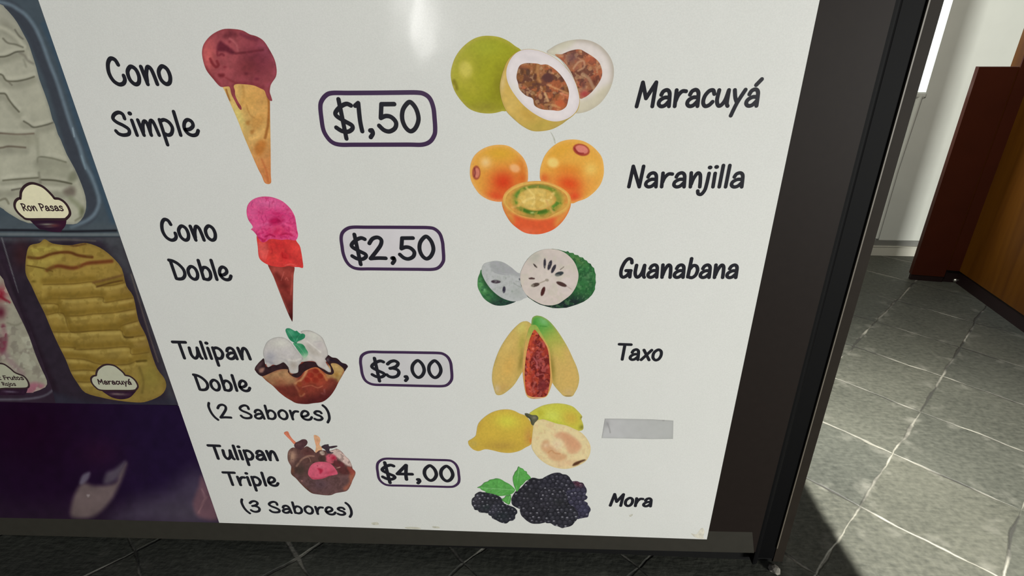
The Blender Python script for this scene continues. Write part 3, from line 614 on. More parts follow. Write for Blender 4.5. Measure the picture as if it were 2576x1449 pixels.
shape('ice_cream_scoop', c, [(98, 250), (120, 190), (180, 125), (270, 80), (360, 77), (440, 90), (500, 122), (560, 140), (620, 180), (672, 260), (712, 340), (728, 420), (722, 480), (690, 530), (676, 560), (670, 610), (682, 650), (690, 685), (665, 680), (640, 640), (625, 600), (590, 580), (530, 555), (440, 545), (385, 545), (365, 562), (375, 600), (378, 640), (400, 690), (428, 735), (428, 762), (405, 745), (370, 680), (345, 630), (330, 570), (300, 565), (250, 565), (190, 500), (130, 420), (100, 320)], (140, 66, 72), [
 ('g', 140, 300, 80, 170, -.1, (188, 92, 90), .9), ('g', 330, 220, 110, 70, .3, (166, 82, 88), .8), ('g', 330, 380, 80, 110, .4, (165, 82, 86), .7), ('g', 570, 330, 150, 170, .2, (112, 46, 60), .75), ('g', 480, 400, 110, 90, 0, (105, 45, 48), .7), ('g', 640, 230, 70, 110, -.5, (128, 62, 80), .6),
 ('p', [(250, 178), (285, 200), (340, 240), (378, 282), (340, 290), (290, 268), (225, 262), (228, 210)], (92, 34, 46), .95, 16), ('s', [(225, 270), (232, 300), (262, 290), (280, 300)], 20, (112, 42, 52), .8, 14),
 ('p', [(280, 130), (320, 98), (370, 95), (392, 130), (340, 145), (290, 152)], (108, 46, 54), .85, 22), ('s', [(385, 285), (470, 275), (560, 262), (610, 255)], 18, (92, 34, 42), .7, 20), ('s', [(430, 120), (500, 150), (560, 165)], 34, (96, 36, 52), .6, 30),
 ('s', [(165, 330), (185, 370), (215, 400), (235, 380), (222, 350)], 22, (118, 40, 46), .85, 14), ('p', [(235, 455), (285, 460), (280, 485), (240, 480)], (92, 28, 34), .8, 14), ('s', [(130, 400), (170, 470), (240, 540)], 22, (120, 46, 50), .6, 26), ('s', [(300, 490), (350, 520), (400, 540)], 16, (120, 44, 50), .6, 20),
 ('s', [(330, 160), (380, 200), (400, 260)], 16, (178, 98, 102), .6, 20), ('g', 330, 185, 14, 14, 0, (110, 42, 52), .8), ('g', 470, 455, 18, 16, 0, (86, 32, 40), .7), ('g', 560, 500, 22, 16, 0, (92, 32, 46), .7), ('g', 290, 400, 18, 12, 0, (120, 40, 50), .7),
 ('s', [(690, 300), (712, 400), (700, 500), (650, 560)], 20, (150, 72, 88), .6, 24), ('s', [(420, 530), (520, 540), (610, 570)], 26, (120, 48, 58), .6, 26), ('b', 14, (120, 50, 56), .4), ('n', 60, .12, 2), ('n', 20, .08, 4)], 3, 1.8, pic)
# ---- double cone
c = Crop(590, 480, 790, 820, 852); pic = picture('cone_picture', 690, 650, 'double cone picture, pink and red scoops')
shape('waffle_cone', c, [(355, 780), (440, 805), (520, 808), (637, 808), (634, 900), (630, 1000), (626, 1200), (623, 1388), (605, 1378), (560, 1280), (470, 1055), (420, 925)], (128, 50, 44), [
 ('g', 470, 860, 90, 60, .4, (168, 76, 68), .8), ('g', 590, 880, 40, 60, 0, (160, 66, 60), .7), ('p', [(430, 900), (470, 880), (560, 1000), (580, 1100), (540, 1060)], (104, 34, 32), .7, 26), ('l', (560, 1080), (615, 1385), (62, 22, 24), .85), ('s', [(500, 960), (520, 900), (530, 870)], 8, (190, 100, 90), .6, 10), ('s', [(545, 950), (560, 930), (575, 960)], 8, (190, 100, 92), .6, 10),
 ('s', [(620, 880), (615, 1000), (605, 1110)], 14, (172, 84, 72), .6, 14), ('s', [(400, 890), (480, 1070), (580, 1300)], 12, (160, 86, 76), .55, 14), ('n', 40, .14, 8)], 2, 1.6, pic)
shape('ice_cream_scoop', c, [(240, 480), (300, 520), (420, 500), (540, 505), (640, 505), (668, 545), (700, 590), (715, 650), (730, 745), (735, 823), (690, 818), (640, 815), (580, 805), (520, 817), (440, 812), (360, 792), (290, 750), (260, 700), (250, 600)], (198, 56, 54), [
 ('p', [(250, 560), (340, 560), (360, 640), (320, 740), (270, 700)], (206, 88, 84), .8, 30), ('g', 480, 580, 100, 60, 0, (182, 42, 46), .7), ('g', 540, 700, 60, 50, .3, (170, 28, 36), .6), ('g', 680, 620, 50, 70, 0, (222, 72, 66), .7), ('g', 420, 720, 90, 60, 0, (214, 66, 58), .6), ('s', [(390, 590), (405, 640), (400, 670)], 12, (170, 40, 46), .7, 12), ('s', [(510, 660), (520, 710), (560, 720)], 14, (160, 22, 30), .6, 14), ('s', [(540, 800), (600, 785), (660, 800)], 10, (225, 110, 100), .5, 12), ('s', [(360, 640), (330, 740)], 12, (222, 96, 90), .5, 14), ('n', 50, .10, 6), ('n', 16, .06, 3)], 3, 1.6, pic)
shape('ice_cream_scoop', c, [(131, 240), (140, 160), (185, 102), (260, 68), (350, 61), (430, 75), (520, 115), (600, 190), (645, 270), (660, 340), (672, 420), (682, 470), (672, 510), (650, 530), (600, 525), (560, 520), (500, 525), (420, 515), (370, 520), (345, 540), (300, 552), (260, 515), (235, 470), (200, 430), (178, 414), (196, 396), (190, 370), (150, 310)], (202, 72, 124), [
 ('g', 350, 130, 190, 70, .1, (206, 100, 148), .8), ('g', 190, 240, 60, 110, 0, (205, 88, 138), .7), ('g', 480, 260, 160, 60, .3, (196, 50, 108), .8), ('p', [(370, 320), (440, 285), (520, 300), (500, 340), (420, 365)], (158, 16, 66), .85, 30), ('g', 460, 440, 150, 70, 0, (196, 40, 84), .85), ('g', 300, 450, 60, 50, 0, (200, 50, 110), .7), ('g', 620, 420, 50, 60, 0, (214, 66, 116), .7),
 ('s', [(200, 385), (280, 370), (350, 345)], 30, (212, 90, 140), .7, 20), ('s', [(300, 230), (290, 290), (310, 320)], 10, (168, 40, 96), .7, 12), ('s', [(380, 120), (372, 180)], 12, (164, 56, 104), .7, 12), ('s', [(330, 260), (345, 310)], 10, (165, 34, 90), .6, 12), ('s', [(190, 120), (180, 160)], 10, (150, 50, 100), .5, 10), ('s', [(480, 235), (560, 250), (630, 300)], 10, (176, 52, 108), .5, 14),
 ('c', 60, .62, (216, 100, 142), .25, 4), ('c', 36, .66, (170, 26, 78), .35, 11), ('p', [(290, 530), (340, 510), (330, 545), (300, 552)], (168, 18, 60), .7, 12), ('s', [(240, 470), (320, 450), (400, 470)], 16, (178, 30, 84), .5, 18), ('s', [(250, 440), (300, 420), (330, 450), (290, 480)], 22, (216, 78, 128), .6, 14), ('s', [(420, 400), (470, 380), (520, 410), (480, 450)], 26, (214, 70, 112), .6, 16), ('s', [(540, 350), (600, 380), (640, 420)], 22, (222, 84, 134), .6, 14), ('s', [(330, 490), (380, 470), (430, 490)], 18, (150, 14, 58), .6, 14), ('s', [(260, 500), (300, 520)], 20, (150, 14, 60), .6, 14), ('s', [(500, 470), (560, 460), (620, 480)], 18, (168, 22, 66), .6, 16), ('s', [(600, 440), (650, 450), (670, 490)], 16, (224, 96, 140), .5, 12), ('n', 40, .08, 3), ('n', 16, .07, 9)], 4, 1.6, pic)
# ---- double tulip
c = Crop(620, 810, 890, 1030, 1778); pic = picture('tulip_picture', 755, 925, 'tulip bowl picture, two white scoops with mint')
shape('waffle_bowl', c, [(140, 770), (180, 840), (260, 905), (330, 975), (440, 1060), (540, 1160), (640, 1240), (740, 1300), (830, 1345), (990, 1360), (1110, 1345), (1260, 1322), (1380, 1235), (1470, 1110), (1530, 990), (1610, 850), (1640, 760), (1560, 690), (1400, 660), (1000, 640), (600, 660), (300, 700)], (118, 52, 42), [
 ('p', [(240, 900), (340, 860), (480, 800), (690, 770), (740, 870), (840, 950), (800, 1030), (700, 1050), (560, 1050), (450, 1060), (330, 970)], (166, 130, 92), .9, 50), ('g', 560, 1000, 180, 80, .2, (130, 78, 56), .8), ('p', [(1390, 680), (1510, 680), (1620, 770), (1600, 860), (1530, 990), (1420, 930), (1330, 940), (1300, 860)], (178, 152, 96), .9, 40),
 ('g', 1130, 930, 230, 170, 0, (166, 70, 46), .85), ('s', [(960, 800), (1080, 760), (1180, 770), (1280, 880), (1330, 960)], 36, (196, 120, 72), .7, 30), ('s', [(800, 1030), (900, 960), (960, 880), (1000, 800)], 40, (200, 150, 104), .7, 30), ('s', [(800, 1040), (860, 1140), (900, 1230), (960, 1190)], 30, (172, 110, 78), .7, 24),
 ('e', 1150, 810, 50, 38, .3, (132, 40, 30), .8, .6), ('e', 1065, 880, 55, 42, .3, (128, 38, 30), .8, .6), ('e', 1225, 895, 48, 45, .3, (134, 42, 30), .8, .6), ('e', 1010, 960, 50, 44, .3, (126, 36, 28), .8, .6), ('e', 1140, 960, 60, 48, .3, (140, 46, 34), .8, .6), ('e', 880, 1030, 48, 46, .3, (130, 62, 38), .8, .6), ('e', 900, 1160, 50, 50, .2, (130, 60, 40), .7, .6),
 ('g', 1120, 1090, 180, 80, 0, (120, 52, 42), .7), ('s', [(930, 1080), (1000, 1060), (1080, 1050), (1180, 1090), (1260, 1060)], 16, (190, 120, 90), .5, 20), ('p', [(1390, 960), (1500, 960), (1470, 1110), (1380, 1220), (1310, 1250), (1340, 1100)], (108, 52, 42), .8, 40), ('g', 1490, 870, 50, 50, 0, (150, 108, 50), .7), ('s', [(1290, 1120), (1300, 1200), (1250, 1180)], 30, (165, 105, 98), .5, 24),
 ('l', (900, 1180), (960, 1370), (72, 28, 30), .8), ('s', [(240, 910), (440, 1070), (640, 1245), (830, 1345)], 30, (104, 50, 36), .5, 40), ('p', [(440, 1060), (700, 1050), (800, 1040), (870, 1200), (700, 1240)], (94, 42, 36), .6, 50), ('n', 90, .16, 21), ('n', 30, .08, 5)], 2, 1.4, pic)
shape('chocolate_rim', c, [(140, 770), (190, 690), (250, 630), (292, 606), (330, 740), (440, 720), (560, 680), (620, 665), (690, 740), (722, 850), (790, 850), (865, 720), (920, 690), (980, 655), (1150, 670), (1250, 770), (1340, 800), (1400, 835), (1388, 740), (1330, 660), (1305, 610), (1320, 590), (1352, 545), (1420, 585), (1500, 600), (1580, 670), (1650, 695), (1682, 735), (1660, 770), (1622, 820), (1605, 770), (1500, 690), (1400, 688), (1428, 760), (1452, 830), (1410, 872), (1330, 860), (1250, 800), (1170, 750), (1080, 760), (960, 820), (900, 890), (830, 922), (740, 885), (690, 830), (685, 785), (600, 780), (500, 800), (340, 870), (255, 897), (180, 850)], (48, 31, 35), [
 ('p', [(205, 790), (240, 760), (300, 760), (270, 830), (220, 835)], (146, 110, 98), .9, 22), ('p', [(150, 760), (210, 690), (270, 650), (250, 720), (200, 790)], (92, 68, 72), .7, 26), ('g', 1350, 625, 30, 30, 0, (110, 96, 104), .6), ('s', [(1380, 620), (1500, 660), (1640, 730)], 26, (34, 28, 44), .7, 26), ('s', [(710, 850), (740, 880)], 30, (86, 46, 24), .7, 20), ('n', 60, .2, 2)], 3, 1.4, pic)
shape('ice_cream_scoop', c, [(278, 520), (300, 420), (350, 325), (450, 266), (560, 249), (660, 275), (740, 335), (800, 420), (880, 520), (928, 605), (905, 675), (865, 720), (862, 790), (850, 835), (780, 852), (730, 838), (705, 780), (690, 740), (620, 668), (560, 690), (500, 712), (440, 705), (400, 730), (350, 742), (312, 650)], (182, 177, 174), [
 ('g', 560, 350, 190, 90, 0, (199, 197, 188), .8), ('g', 400, 580, 110, 100, .2, (150, 148, 157), .8), ('g', 660, 510, 120, 70, .4, (192, 186, 186), .7), ('g', 780, 720, 70, 80, 0, (162, 150, 140), .8), ('s', [(300, 640), (380, 660), (440, 690)], 40, (140, 138, 148), .6, 30), ('s', [(690, 620), (800, 640), (900, 610)], 30, (204, 198, 192), .6, 26), ('s', [(560, 600), (650, 630), (700, 700)], 26, (160, 156, 158), .5, 26), ('b', 14, (150, 148, 145), .5), ('n', 70, .06, 4), ('n', 24, .04, 8)], 4, 1.4, pic)
shape('ice_cream_scoop', c, [(900, 165), (960, 140), (1060, 143), (1170, 190), (1260, 260), (1310, 370), (1346, 470), (1350, 550), (1308, 600), (1318, 670), (1355, 730), (1398, 800), (1370, 832), (1280, 778), (1190, 730), (1140, 660), (1060, 645), (985, 652), (930, 660), (880, 660), (930, 600), (880, 510), (820, 420), (840, 330), (900, 300), (950, 220)], (186, 180, 175), [
 ('g', 1130, 240, 130, 90, .5, (196, 196, 186), .8), ('p', [(830, 330), (900, 330), (990, 450), (1020, 560), (990, 640), (930, 650), (890, 520)], (170, 182, 164), .8, 40), ('g', 1220, 380, 90, 70, .4, (178, 168, 170), .6), ('s', [(1010, 320), (1110, 400), (1230, 500)], 20, (208, 204, 198), .8, 22), ('p', [(980, 360), (1090, 410), (1230, 540), (1180, 560), (1060, 510)], (166, 158, 148), .7, 40), ('s', [(1120, 330), (1240, 320)], 18, (165, 160, 160), .5, 20), ('s', [(1030, 560), (1130, 640), (1300, 760)], 26, (196, 188, 180), .6, 24), ('g', 1280, 690, 60, 70, 0, (172, 162, 160), .6), ('b', 12, (140, 136, 134), .6), ('n', 60, .06, 2)], 4.4, 1.4, pic)
shape('mint_leaf', c, [(650, 145), (665, 108), (720, 105), (780, 135), (812, 150), (835, 143), (872, 175), (900, 192), (945, 192), (973, 215), (965, 262), (920, 292), (850, 320), (830, 352), (780, 335), (720, 292), (678, 220)], (44, 122, 88), [('g', 740, 170, 60, 70, .5, (84, 156, 122), .7), ('s', [(680, 130), (760, 240), (810, 330)], 14, (96, 160, 128), .6, 14), ('s', [(900, 200), (850, 260), (825, 330)], 14, (100, 165, 130), .6, 12), ('g', 880, 230, 50, 40, 0, (28, 100, 68), .6), ('g', 740, 280, 50, 40, 0, (26, 100, 66), .7), ('n', 40, .12, 6)], 5, 1.2, pic)
shape('mint_leaf', c, [(775, 352), (840, 350), (920, 362), (965, 400), (985, 440), (1022, 500), (1012, 555), (960, 600), (925, 560), (870, 490), (820, 420)], (64, 138, 98), [('g', 930, 400, 40, 40, .5, (36, 112, 74), .7), ('s', [(830, 370), (900, 440), (970, 540)], 12, (110, 168, 132), .6, 12), ('l', (930, 480), (960, 600), (170, 182, 160), .8), ('n', 40, .12, 3)], 5, 1.2, pic)
# ---- triple tulip
c = Crop(690, 1070, 920, 1260, 1754); pic = picture('tulip_picture', 805, 1170, 'tulip bowl picture, chocolate and strawberry scoops with wafer sticks')
shape('wafer_stick', c, [(185, 150), (215, 120), (265, 120), (300, 190), (350, 260), (430, 340), (390, 370), (300, 275), (230, 205)], (196, 112, 86), [('s', [(220, 150), (300, 250), (390, 340)], 14, (214, 136, 108), .6, 14), ('n', 30, .1, 2)], 2, 1.2, pic)
shape('wafer_stick', c, [(758, 195), (810, 190), (868, 230), (885, 290), (868, 370), (920, 440), (890, 530), (790, 540), (800, 410), (780, 320)], (200, 152, 116), [('g', 820, 330, 40, 60, 0, (206, 146, 112), .8), ('g', 840, 450, 40, 50, 0, (212, 168, 128), .8), ('n', 30, .1, 4)], 2, 1.2, pic)
shape('waffle_bowl', c, [(255, 600), (270, 500), (330, 435), (400, 425), (480, 440), (560, 430), (625, 400), (690, 430), (745, 470), (800, 525), (860, 480), (960, 480), (1050, 490), (1130, 470), (1200, 448), (1290, 500), (1370, 590), (1440, 660), (1490, 770), (1505, 830), (1555, 885), (1552, 950), (1500, 1060), (1470, 1140), (1400, 1250), (1280, 1282), (1180, 1300), (1090, 1337), (980, 1340), (850, 1325), (720, 1300), (600, 1210), (500, 1110), (420, 1020), (325, 930), (325, 820), (318, 775), (270, 690)], (92, 64, 62), [
 ('g', 340, 590, 90, 130, .1, (166, 132, 112), .95), ('g', 640, 520, 130, 80, .3, (86, 52, 50), .9), ('g', 490, 860, 130, 130, .3, (66, 54, 48), .9), ('g', 700, 670, 140, 60, -.2, (92, 64, 58), .8), ('s', [(430, 780), (520, 660), (640, 590), (760, 590)], 34, (142, 108, 94), .8, 26), ('s', [(560, 630), (660, 610), (700, 700)], 14, (160, 128, 112), .6, 14),
 ('p', [(1060, 500), (1200, 450), (1300, 510), (1440, 660), (1490, 780), (1400, 770), (1220, 640), (1120, 560)], (198, 174, 166), .95, 26), ('e', 1090, 640, 110, 95, .3, (194, 84, 102), .9, .4), ('g', 1140, 625, 50, 40, 0, (164, 30, 56), .9), ('p', [(1150, 680), (1240, 680), (1330, 730), (1340, 790), (1210, 800), (1130, 750)], (96, 46, 50), .95, 22), ('p', [(1200, 820), (1330, 790), (1440, 840), (1490, 920), (1360, 950), (1230, 890)], (84, 46, 46), .95, 26), ('s', [(1200, 820), (1260, 800)], 20, (180, 140, 128), .7, 14), ('e', 920, 640, 80, 60, 0, (66, 48, 44), .8, .5), ('e', 920, 530, 50, 40, .4, (196, 176, 160), .8, .4),
 ('p', [(330, 935), (600, 990), (760, 1040), (960, 1030), (1160, 960), (1330, 960), (1500, 930), (1545, 960), (1400, 1250), (1090, 1340), (850, 1330), (600, 1210)], (96, 70, 70), .85, 40), ('p', [(1440, 960), (1540, 890), (1550, 950), (1470, 1140), (1370, 1240), (1330, 1200), (1440, 1090)], (158, 94, 74), .9, 40), ('g', 880, 1130, 190, 110, .1, (86, 66, 74), .7), ('s', [(340, 930), (500, 1110), (720, 1300)], 40, (92, 60, 48), .7, 30), ('p', [(1400, 800), (1500, 820), (1555, 890), (1480, 950)], (140, 66, 56), .8, 26), ('g', 350, 860, 40, 60, 0, (120, 74, 56), .7), ('g', 530, 1065, 14, 16, 0, (180, 130, 120), .8), ('c', 60, .62, (62, 44, 42), .3, 7), ('n', 70, .10, 3), ('n', 24, .06, 8)], 3, 1.2, pic)
shape('ice_cream_scoop', c, [(648, 920), (680, 800), (760, 722), (870, 698), (1000, 705), (1100, 750), (1180, 840), (1218, 925), (1160, 950), (1050, 972), (960, 1010), (850, 1032), (740, 1032), (680, 985)], (194, 86, 108), [('g', 860, 770, 150, 50, 0, (206, 104, 124), .8), ('p', [(830, 820), (920, 840), (930, 880), (880, 930), (860, 870)], (162, 32, 58), .85, 22), ('g', 830, 775, 16, 14, 0, (150, 50, 70), .8), ('g', 1080, 900, 110, 40, -.2, (170, 60, 80), .7), ('s', [(690, 1000), (850, 1020), (1100, 960)], 24, (156, 52, 72), .6, 26), ('n', 40, .08, 4)], 4, 1.2, pic)
shape('chocolate_piece', c, [(383, 385), (405, 335), (480, 300), (540, 268), (610, 273), (640, 320), (622, 372), (580, 412), (520, 470), (460, 452), (400, 422)], (76, 50, 54), [('g', 460, 360, 60, 40, -.4, (96, 68, 70), .7), ('n', 30, .16, 3)], 4, 1.2, pic)
shape('chocolate_piece', c, [(903, 415), (960, 372), (1005, 365), (1042, 362), (1055, 400), (1130, 392), (1203, 388), (1205, 410), (1110, 440), (1066, 445), (1062, 490), (1090, 512), (1135, 518), (1120, 535), (1020, 532), (980, 470)], (60, 48, 56), [('n', 30, .16, 5)], 4, 1.2, pic)
# ---- passion fruit
c = Crop(1110, 70, 1570, 350, 2380); pic = picture('passion_fruit_picture', 1340, 210, 'passion fruit picture, one whole and two cut halves')
shape('whole_fruit', c, [(124, 620), (140, 500), (190, 370), (280, 250), (400, 155), (520, 110), (640, 104), (760, 122), (870, 170), (960, 235), (1040, 310), (950, 500), (900, 800), (860, 1060), (790, 1085), (700, 1108), (600, 1115), (480, 1100), (360, 1050), (260, 950), (190, 850), (148, 750)], (147, 146, 34), [
 ('g', 600, 250, 260, 130, 0, (152, 156, 42), .8), ('g', 760, 760, 120, 260, .1, (124, 118, 28), .85), ('g', 560, 1030, 260, 90, 0, (138, 128, 48), .7), ('g', 300, 580, 140, 220, .2, (172, 160, 62), .8), ('e', 320, 540, 80, 105, -.3, (194, 182, 84), .75, .9), ('g', 420, 820, 160, 140, 0, (160, 150, 50), .5), ('b', 40, (176, 160, 84), .45), ('p', [(140, 690), (175, 670), (210, 740), (222, 800), (195, 810), (160, 760)], (112, 102, 22), .8, 22), ('g', 165, 770, 22, 30, 0, (170, 160, 70), .7), ('n', 24, .05, 3), ('n', 120, .05, 9)], 2, 2.0, pic)
shape('cut_half', c, [(1380, 325), (1440, 260), (1540, 205), (1680, 162), (1830, 151), (1960, 175), (2080, 240), (2180, 350), (2238, 480), (2246, 620), (2212, 760), (2150, 880), (2060, 990), (1940, 1070), (1830, 1106), (1740, 1105), (1700, 1000), (1700, 700), (1560, 420)], (206, 197, 193), [
 ('b', 50, (164, 154, 140), .75), ('p', [(1740, 1110), (1760, 960), (1830, 930), (1960, 880), (2080, 780), (2210, 760), (2060, 1000), (1880, 1100)], (186, 178, 152), .75, 60), ('p', [(1385, 325), (1540, 200), (1720, 160), (1680, 250), (1560, 310), (1480, 370)], (190, 186, 164), .7, 50), ('n', 60, .03, 2)], 3, 2.0, pic)
pulp_ops = lambda s: [('c', 90, .50, (156, 104, 72), .7, s), ('c', 90, .58, (172, 92, 62), .6, s+1), ('c', 76, .56, (92, 58, 50), .75, s+2), ('c', 56, .62, (178, 140, 104), .6, s+3), ('n', 40, .12, s), ('n', 18, .08, s)]
shape('seed_pulp', c, [(1480, 350), (1560, 345), (1600, 330), (1690, 295), (1800, 280), (1880, 318), (1980, 380), (2055, 450), (2090, 540), (2092, 620), (2060, 700), (1990, 800), (1920, 870), (1860, 908), (1805, 918), (1780, 800), (1700, 600), (1600, 450)], (142, 88, 68), pulp_ops(31)+[('g', 1690, 390, 90, 90, .4, (112, 78, 76), .8), ('g', 1950, 400, 90, 80, .6, (192, 98, 66), .6), ('s', [(1720, 530), (1780, 450), (1850, 430), (1860, 510), (1780, 560)], 24, (184, 142, 112), .7, 18), ('g', 1860, 860, 70, 50, -.4, (160, 62, 62), .9), ('g', 2000, 700, 60, 90, .3, (92, 48, 38), .7), ('s', [(1840, 600), (1920, 660), (1980, 780)], 40, (176, 144, 112), .6, 26), ('g', 1850, 740, 40, 60, 0, (84, 48, 52), .7)], 4, 1.6, pic)
shape('cut_half', c, [(763, 800), (770, 700), (800, 580), (850, 450), (920, 362), (1010, 302), (1130, 275), (1270, 295), (1400, 345), (1520, 420), (1640, 540), (1740, 690), (1792, 850), (1802, 960), (1782, 1060), (1720, 1140), (1640, 1200), (1560, 1260), (1440, 1320), (1300, 1346), (1180, 1340), (1060, 1280), (950, 1190), (850, 1085), (790, 950)], (190, 158, 82), [
 ('g', 1300, 1270, 260, 90, -.2, (172, 150, 70), .8), ('g', 900, 1000, 120, 160, -.5, (204, 172, 96), .8), ('g', 1120, 1130, 140, 60, .6, (176, 138, 62), .6), ('g', 800, 720, 40, 130, .15, (206, 180, 126), .8), ('g', 1650, 1200, 130, 60, -.6, (158, 142, 90), .7), ('b', 18, (160, 140, 76), .4), ('n', 50, .06, 4)], 5, 2.0, pic)
shape('white_pith', c, [(848, 560), (880, 450), (940, 360), (1020, 303), (1130, 279), (1270, 299), (1400, 350), (1520, 425), (1640, 545), (1735, 690), (1786, 850), (1796, 960), (1770, 1060), (1710, 1135), (1620, 1190), (1500, 1218), (1380, 1200), (1250, 1140), (1120, 1050), (1010, 940), (910, 800), (858, 680)], (213, 204, 205), [('b', 36, (196, 186, 188), .6), ('g', 1150, 390, 160, 50, .2, (200, 192, 194), .7), ('g', 960, 800, 60, 140, -.5, (206, 202, 190), .6), ('g', 1450, 1140, 150, 40, .2, (218, 208, 206), .6), ('n', 60, .02, 3)], 6, 2.0, pic)
shape('seed_pulp', c, [(980, 650), (990, 570), (1010, 510), (1045, 475), (1120, 458), (1250, 465), (1300, 480), (1380, 478), (1480, 540), (1560, 620), (1625, 720), (1662, 830), (1652, 940), (1622, 1030), (1540, 1078), (1450, 1072), (1310, 1060), (1215, 1010), (1190, 920), (1100, 880), (1020, 800), (1000, 720)], (124, 80, 50), pulp_ops(51)+[('s', [(1260, 480), (1250, 600), (1290, 700)], 40, (176, 128, 78), .6, 30), ('e', 1390, 650, 70, 60, .2, (82, 52, 52), .8, .6), ('e', 1050, 570, 24, 44, .1, (88, 56, 40), .8, .5), ('e', 1130, 580, 26, 46, .1, (76, 52, 44), .8, .5), ('e', 1220, 640, 24, 46, .2, (84, 50, 40), .7, .5), ('s', [(1380, 740), (1500, 790), (1640, 850)], 24, (196, 140, 96), .7, 20), ('s', [(1350, 850), (1390, 950)], 30, (196, 156, 112), .8, 18), ('e', 1290, 890, 26, 40, -.2, (186, 136, 96), .7, .5), ('g', 1560, 980, 90, 90, 0, (182, 86, 52), .75), ('s', [(1560, 850), (1640, 880)], 26, (206, 130, 98), .7, 20), ('s', [(1350, 1000), (1440, 1000), (1540, 1040)], 26, (190, 142, 92), .6, 20), ('g', 1100, 500, 110, 30, 0, (170, 100, 62), .7)], 7, 1.6, pic)
# ---- naranjilla
c = Crop(1160, 330, 1540, 600, 2039); pic = picture('naranjilla_picture', 1350, 465, 'orange naranjilla picture, two whole and one cut half')
shape('whole_fruit', c, [(119, 560), (130, 440), (180, 330), (280, 245), (400, 197), (520, 183), (640, 200), (750, 268), (840, 360), (890, 470), (904, 580), (890, 700), (800, 800), (640, 920), (555, 950), (470, 950), (360, 920), (250, 850), (170, 740), (130, 650)], (210, 150, 64), [
 ('g', 520, 300, 240, 110, 0, (204, 156, 52), .9), ('g', 830, 480, 110, 160, 0, (202, 118, 48), .8), ('g', 570, 690, 210, 190, 0, (200, 58, 30), .95), ('g', 480, 880, 160, 90, .2, (205, 66, 38), .8), ('g', 830, 640, 90, 90, 0, (198, 90, 36), .8), ('g', 330, 420, 80, 80, 0, (224, 188, 132), .85), ('e', 725, 500, 70, 52, .4, (232, 178, 132), .7, .9), ('b', 34, (222, 176, 124), .4),
 ('e', 205, 560, 56, 96, 0, (152, 72, 56), .9, .25), ('e', 212, 562, 36, 66, 0, (198, 120, 100), .95, .3), ('s', [(180, 500), (190, 560), (180, 610)], 20, (112, 44, 46), .7, 12), ('n', 22, .04, 5)], 2, 1.8, pic)
shape('whole_fruit', c, [(1064, 560), (1080, 460), (1130, 330), (1220, 220), (1340, 142), (1480, 112), (1620, 125), (1740, 180), (1840, 268), (1902, 360), (1926, 480), (1922, 600), (1880, 720), (1800, 820), (1690, 905), (1580, 945), (1490, 975), (1400, 900), (1250, 760), (1085, 680)], (212, 156, 68), [
 ('g', 1330, 250, 200, 110, -.4, (206, 152, 56), .8), ('g', 1450, 520, 240, 90, .1, (208, 128, 48), .85), ('g', 1460, 710, 230, 140, .2, (206, 72, 32), .95), ('g', 1110, 640, 90, 80, 0, (200, 82, 40), .8), ('g', 1530, 880, 110, 90, 0, (206, 70, 38), .9), ('e', 1240, 425, 78, 66, .3, (232, 200, 122), .75, .9), ('g', 1750, 520, 100, 100, 0, (220, 186, 100), .8), ('g', 1760, 700, 120, 120, 0, (212, 148, 70), .6), ('b', 34, (220, 172, 104), .4),
 ('e', 1622, 252, 116, 78, .32, (150, 56, 48), .9, .2), ('e', 1628, 246, 88, 54, .32, (204, 122, 110), .95, .3), ('s', [(1530, 230), (1580, 290), (1650, 300)], 22, (128, 36, 38), .7, 14), ('n', 22, .04, 6)], 2, 1.8, pic)
shape('cut_half', c, [(553, 940), (590, 830), (680, 750), (800, 698), (950, 675), (1100, 675), (1240, 708), (1370, 770), (1460, 850), (1484, 925), (1476, 1020), (1430, 1130), (1350, 1240), (1240, 1330), (1100, 1382), (980, 1391), (860, 1370), (760, 1310), (670, 1230), (600, 1120), (560, 1020)], (206, 88, 50), [
 ('p', [(553, 940), (600, 820), (800, 690), (1100, 665), (1380, 770), (1490, 920), (1420, 1080), (1250, 1160), (1060, 1200), (880, 1180), (700, 1110), (590, 1010)], (208, 172, 88), .9, 30), ('p', [(555, 980), (640, 1060), (700, 1140), (700, 1240), (600, 1120)], (192, 158, 72), .7, 60), ('p', [(1476, 990), (1400, 1090), (1290, 1160), (1280, 1280), (1420, 1140)], (202, 152, 72), .8, 60), ('g', 980, 1260, 240, 90, 0, (204, 84, 48), .7), ('g', 900, 1350, 160, 50, .1, (214, 104, 70), .6), ('n', 40, .05, 5)], 3, 1.8, pic)
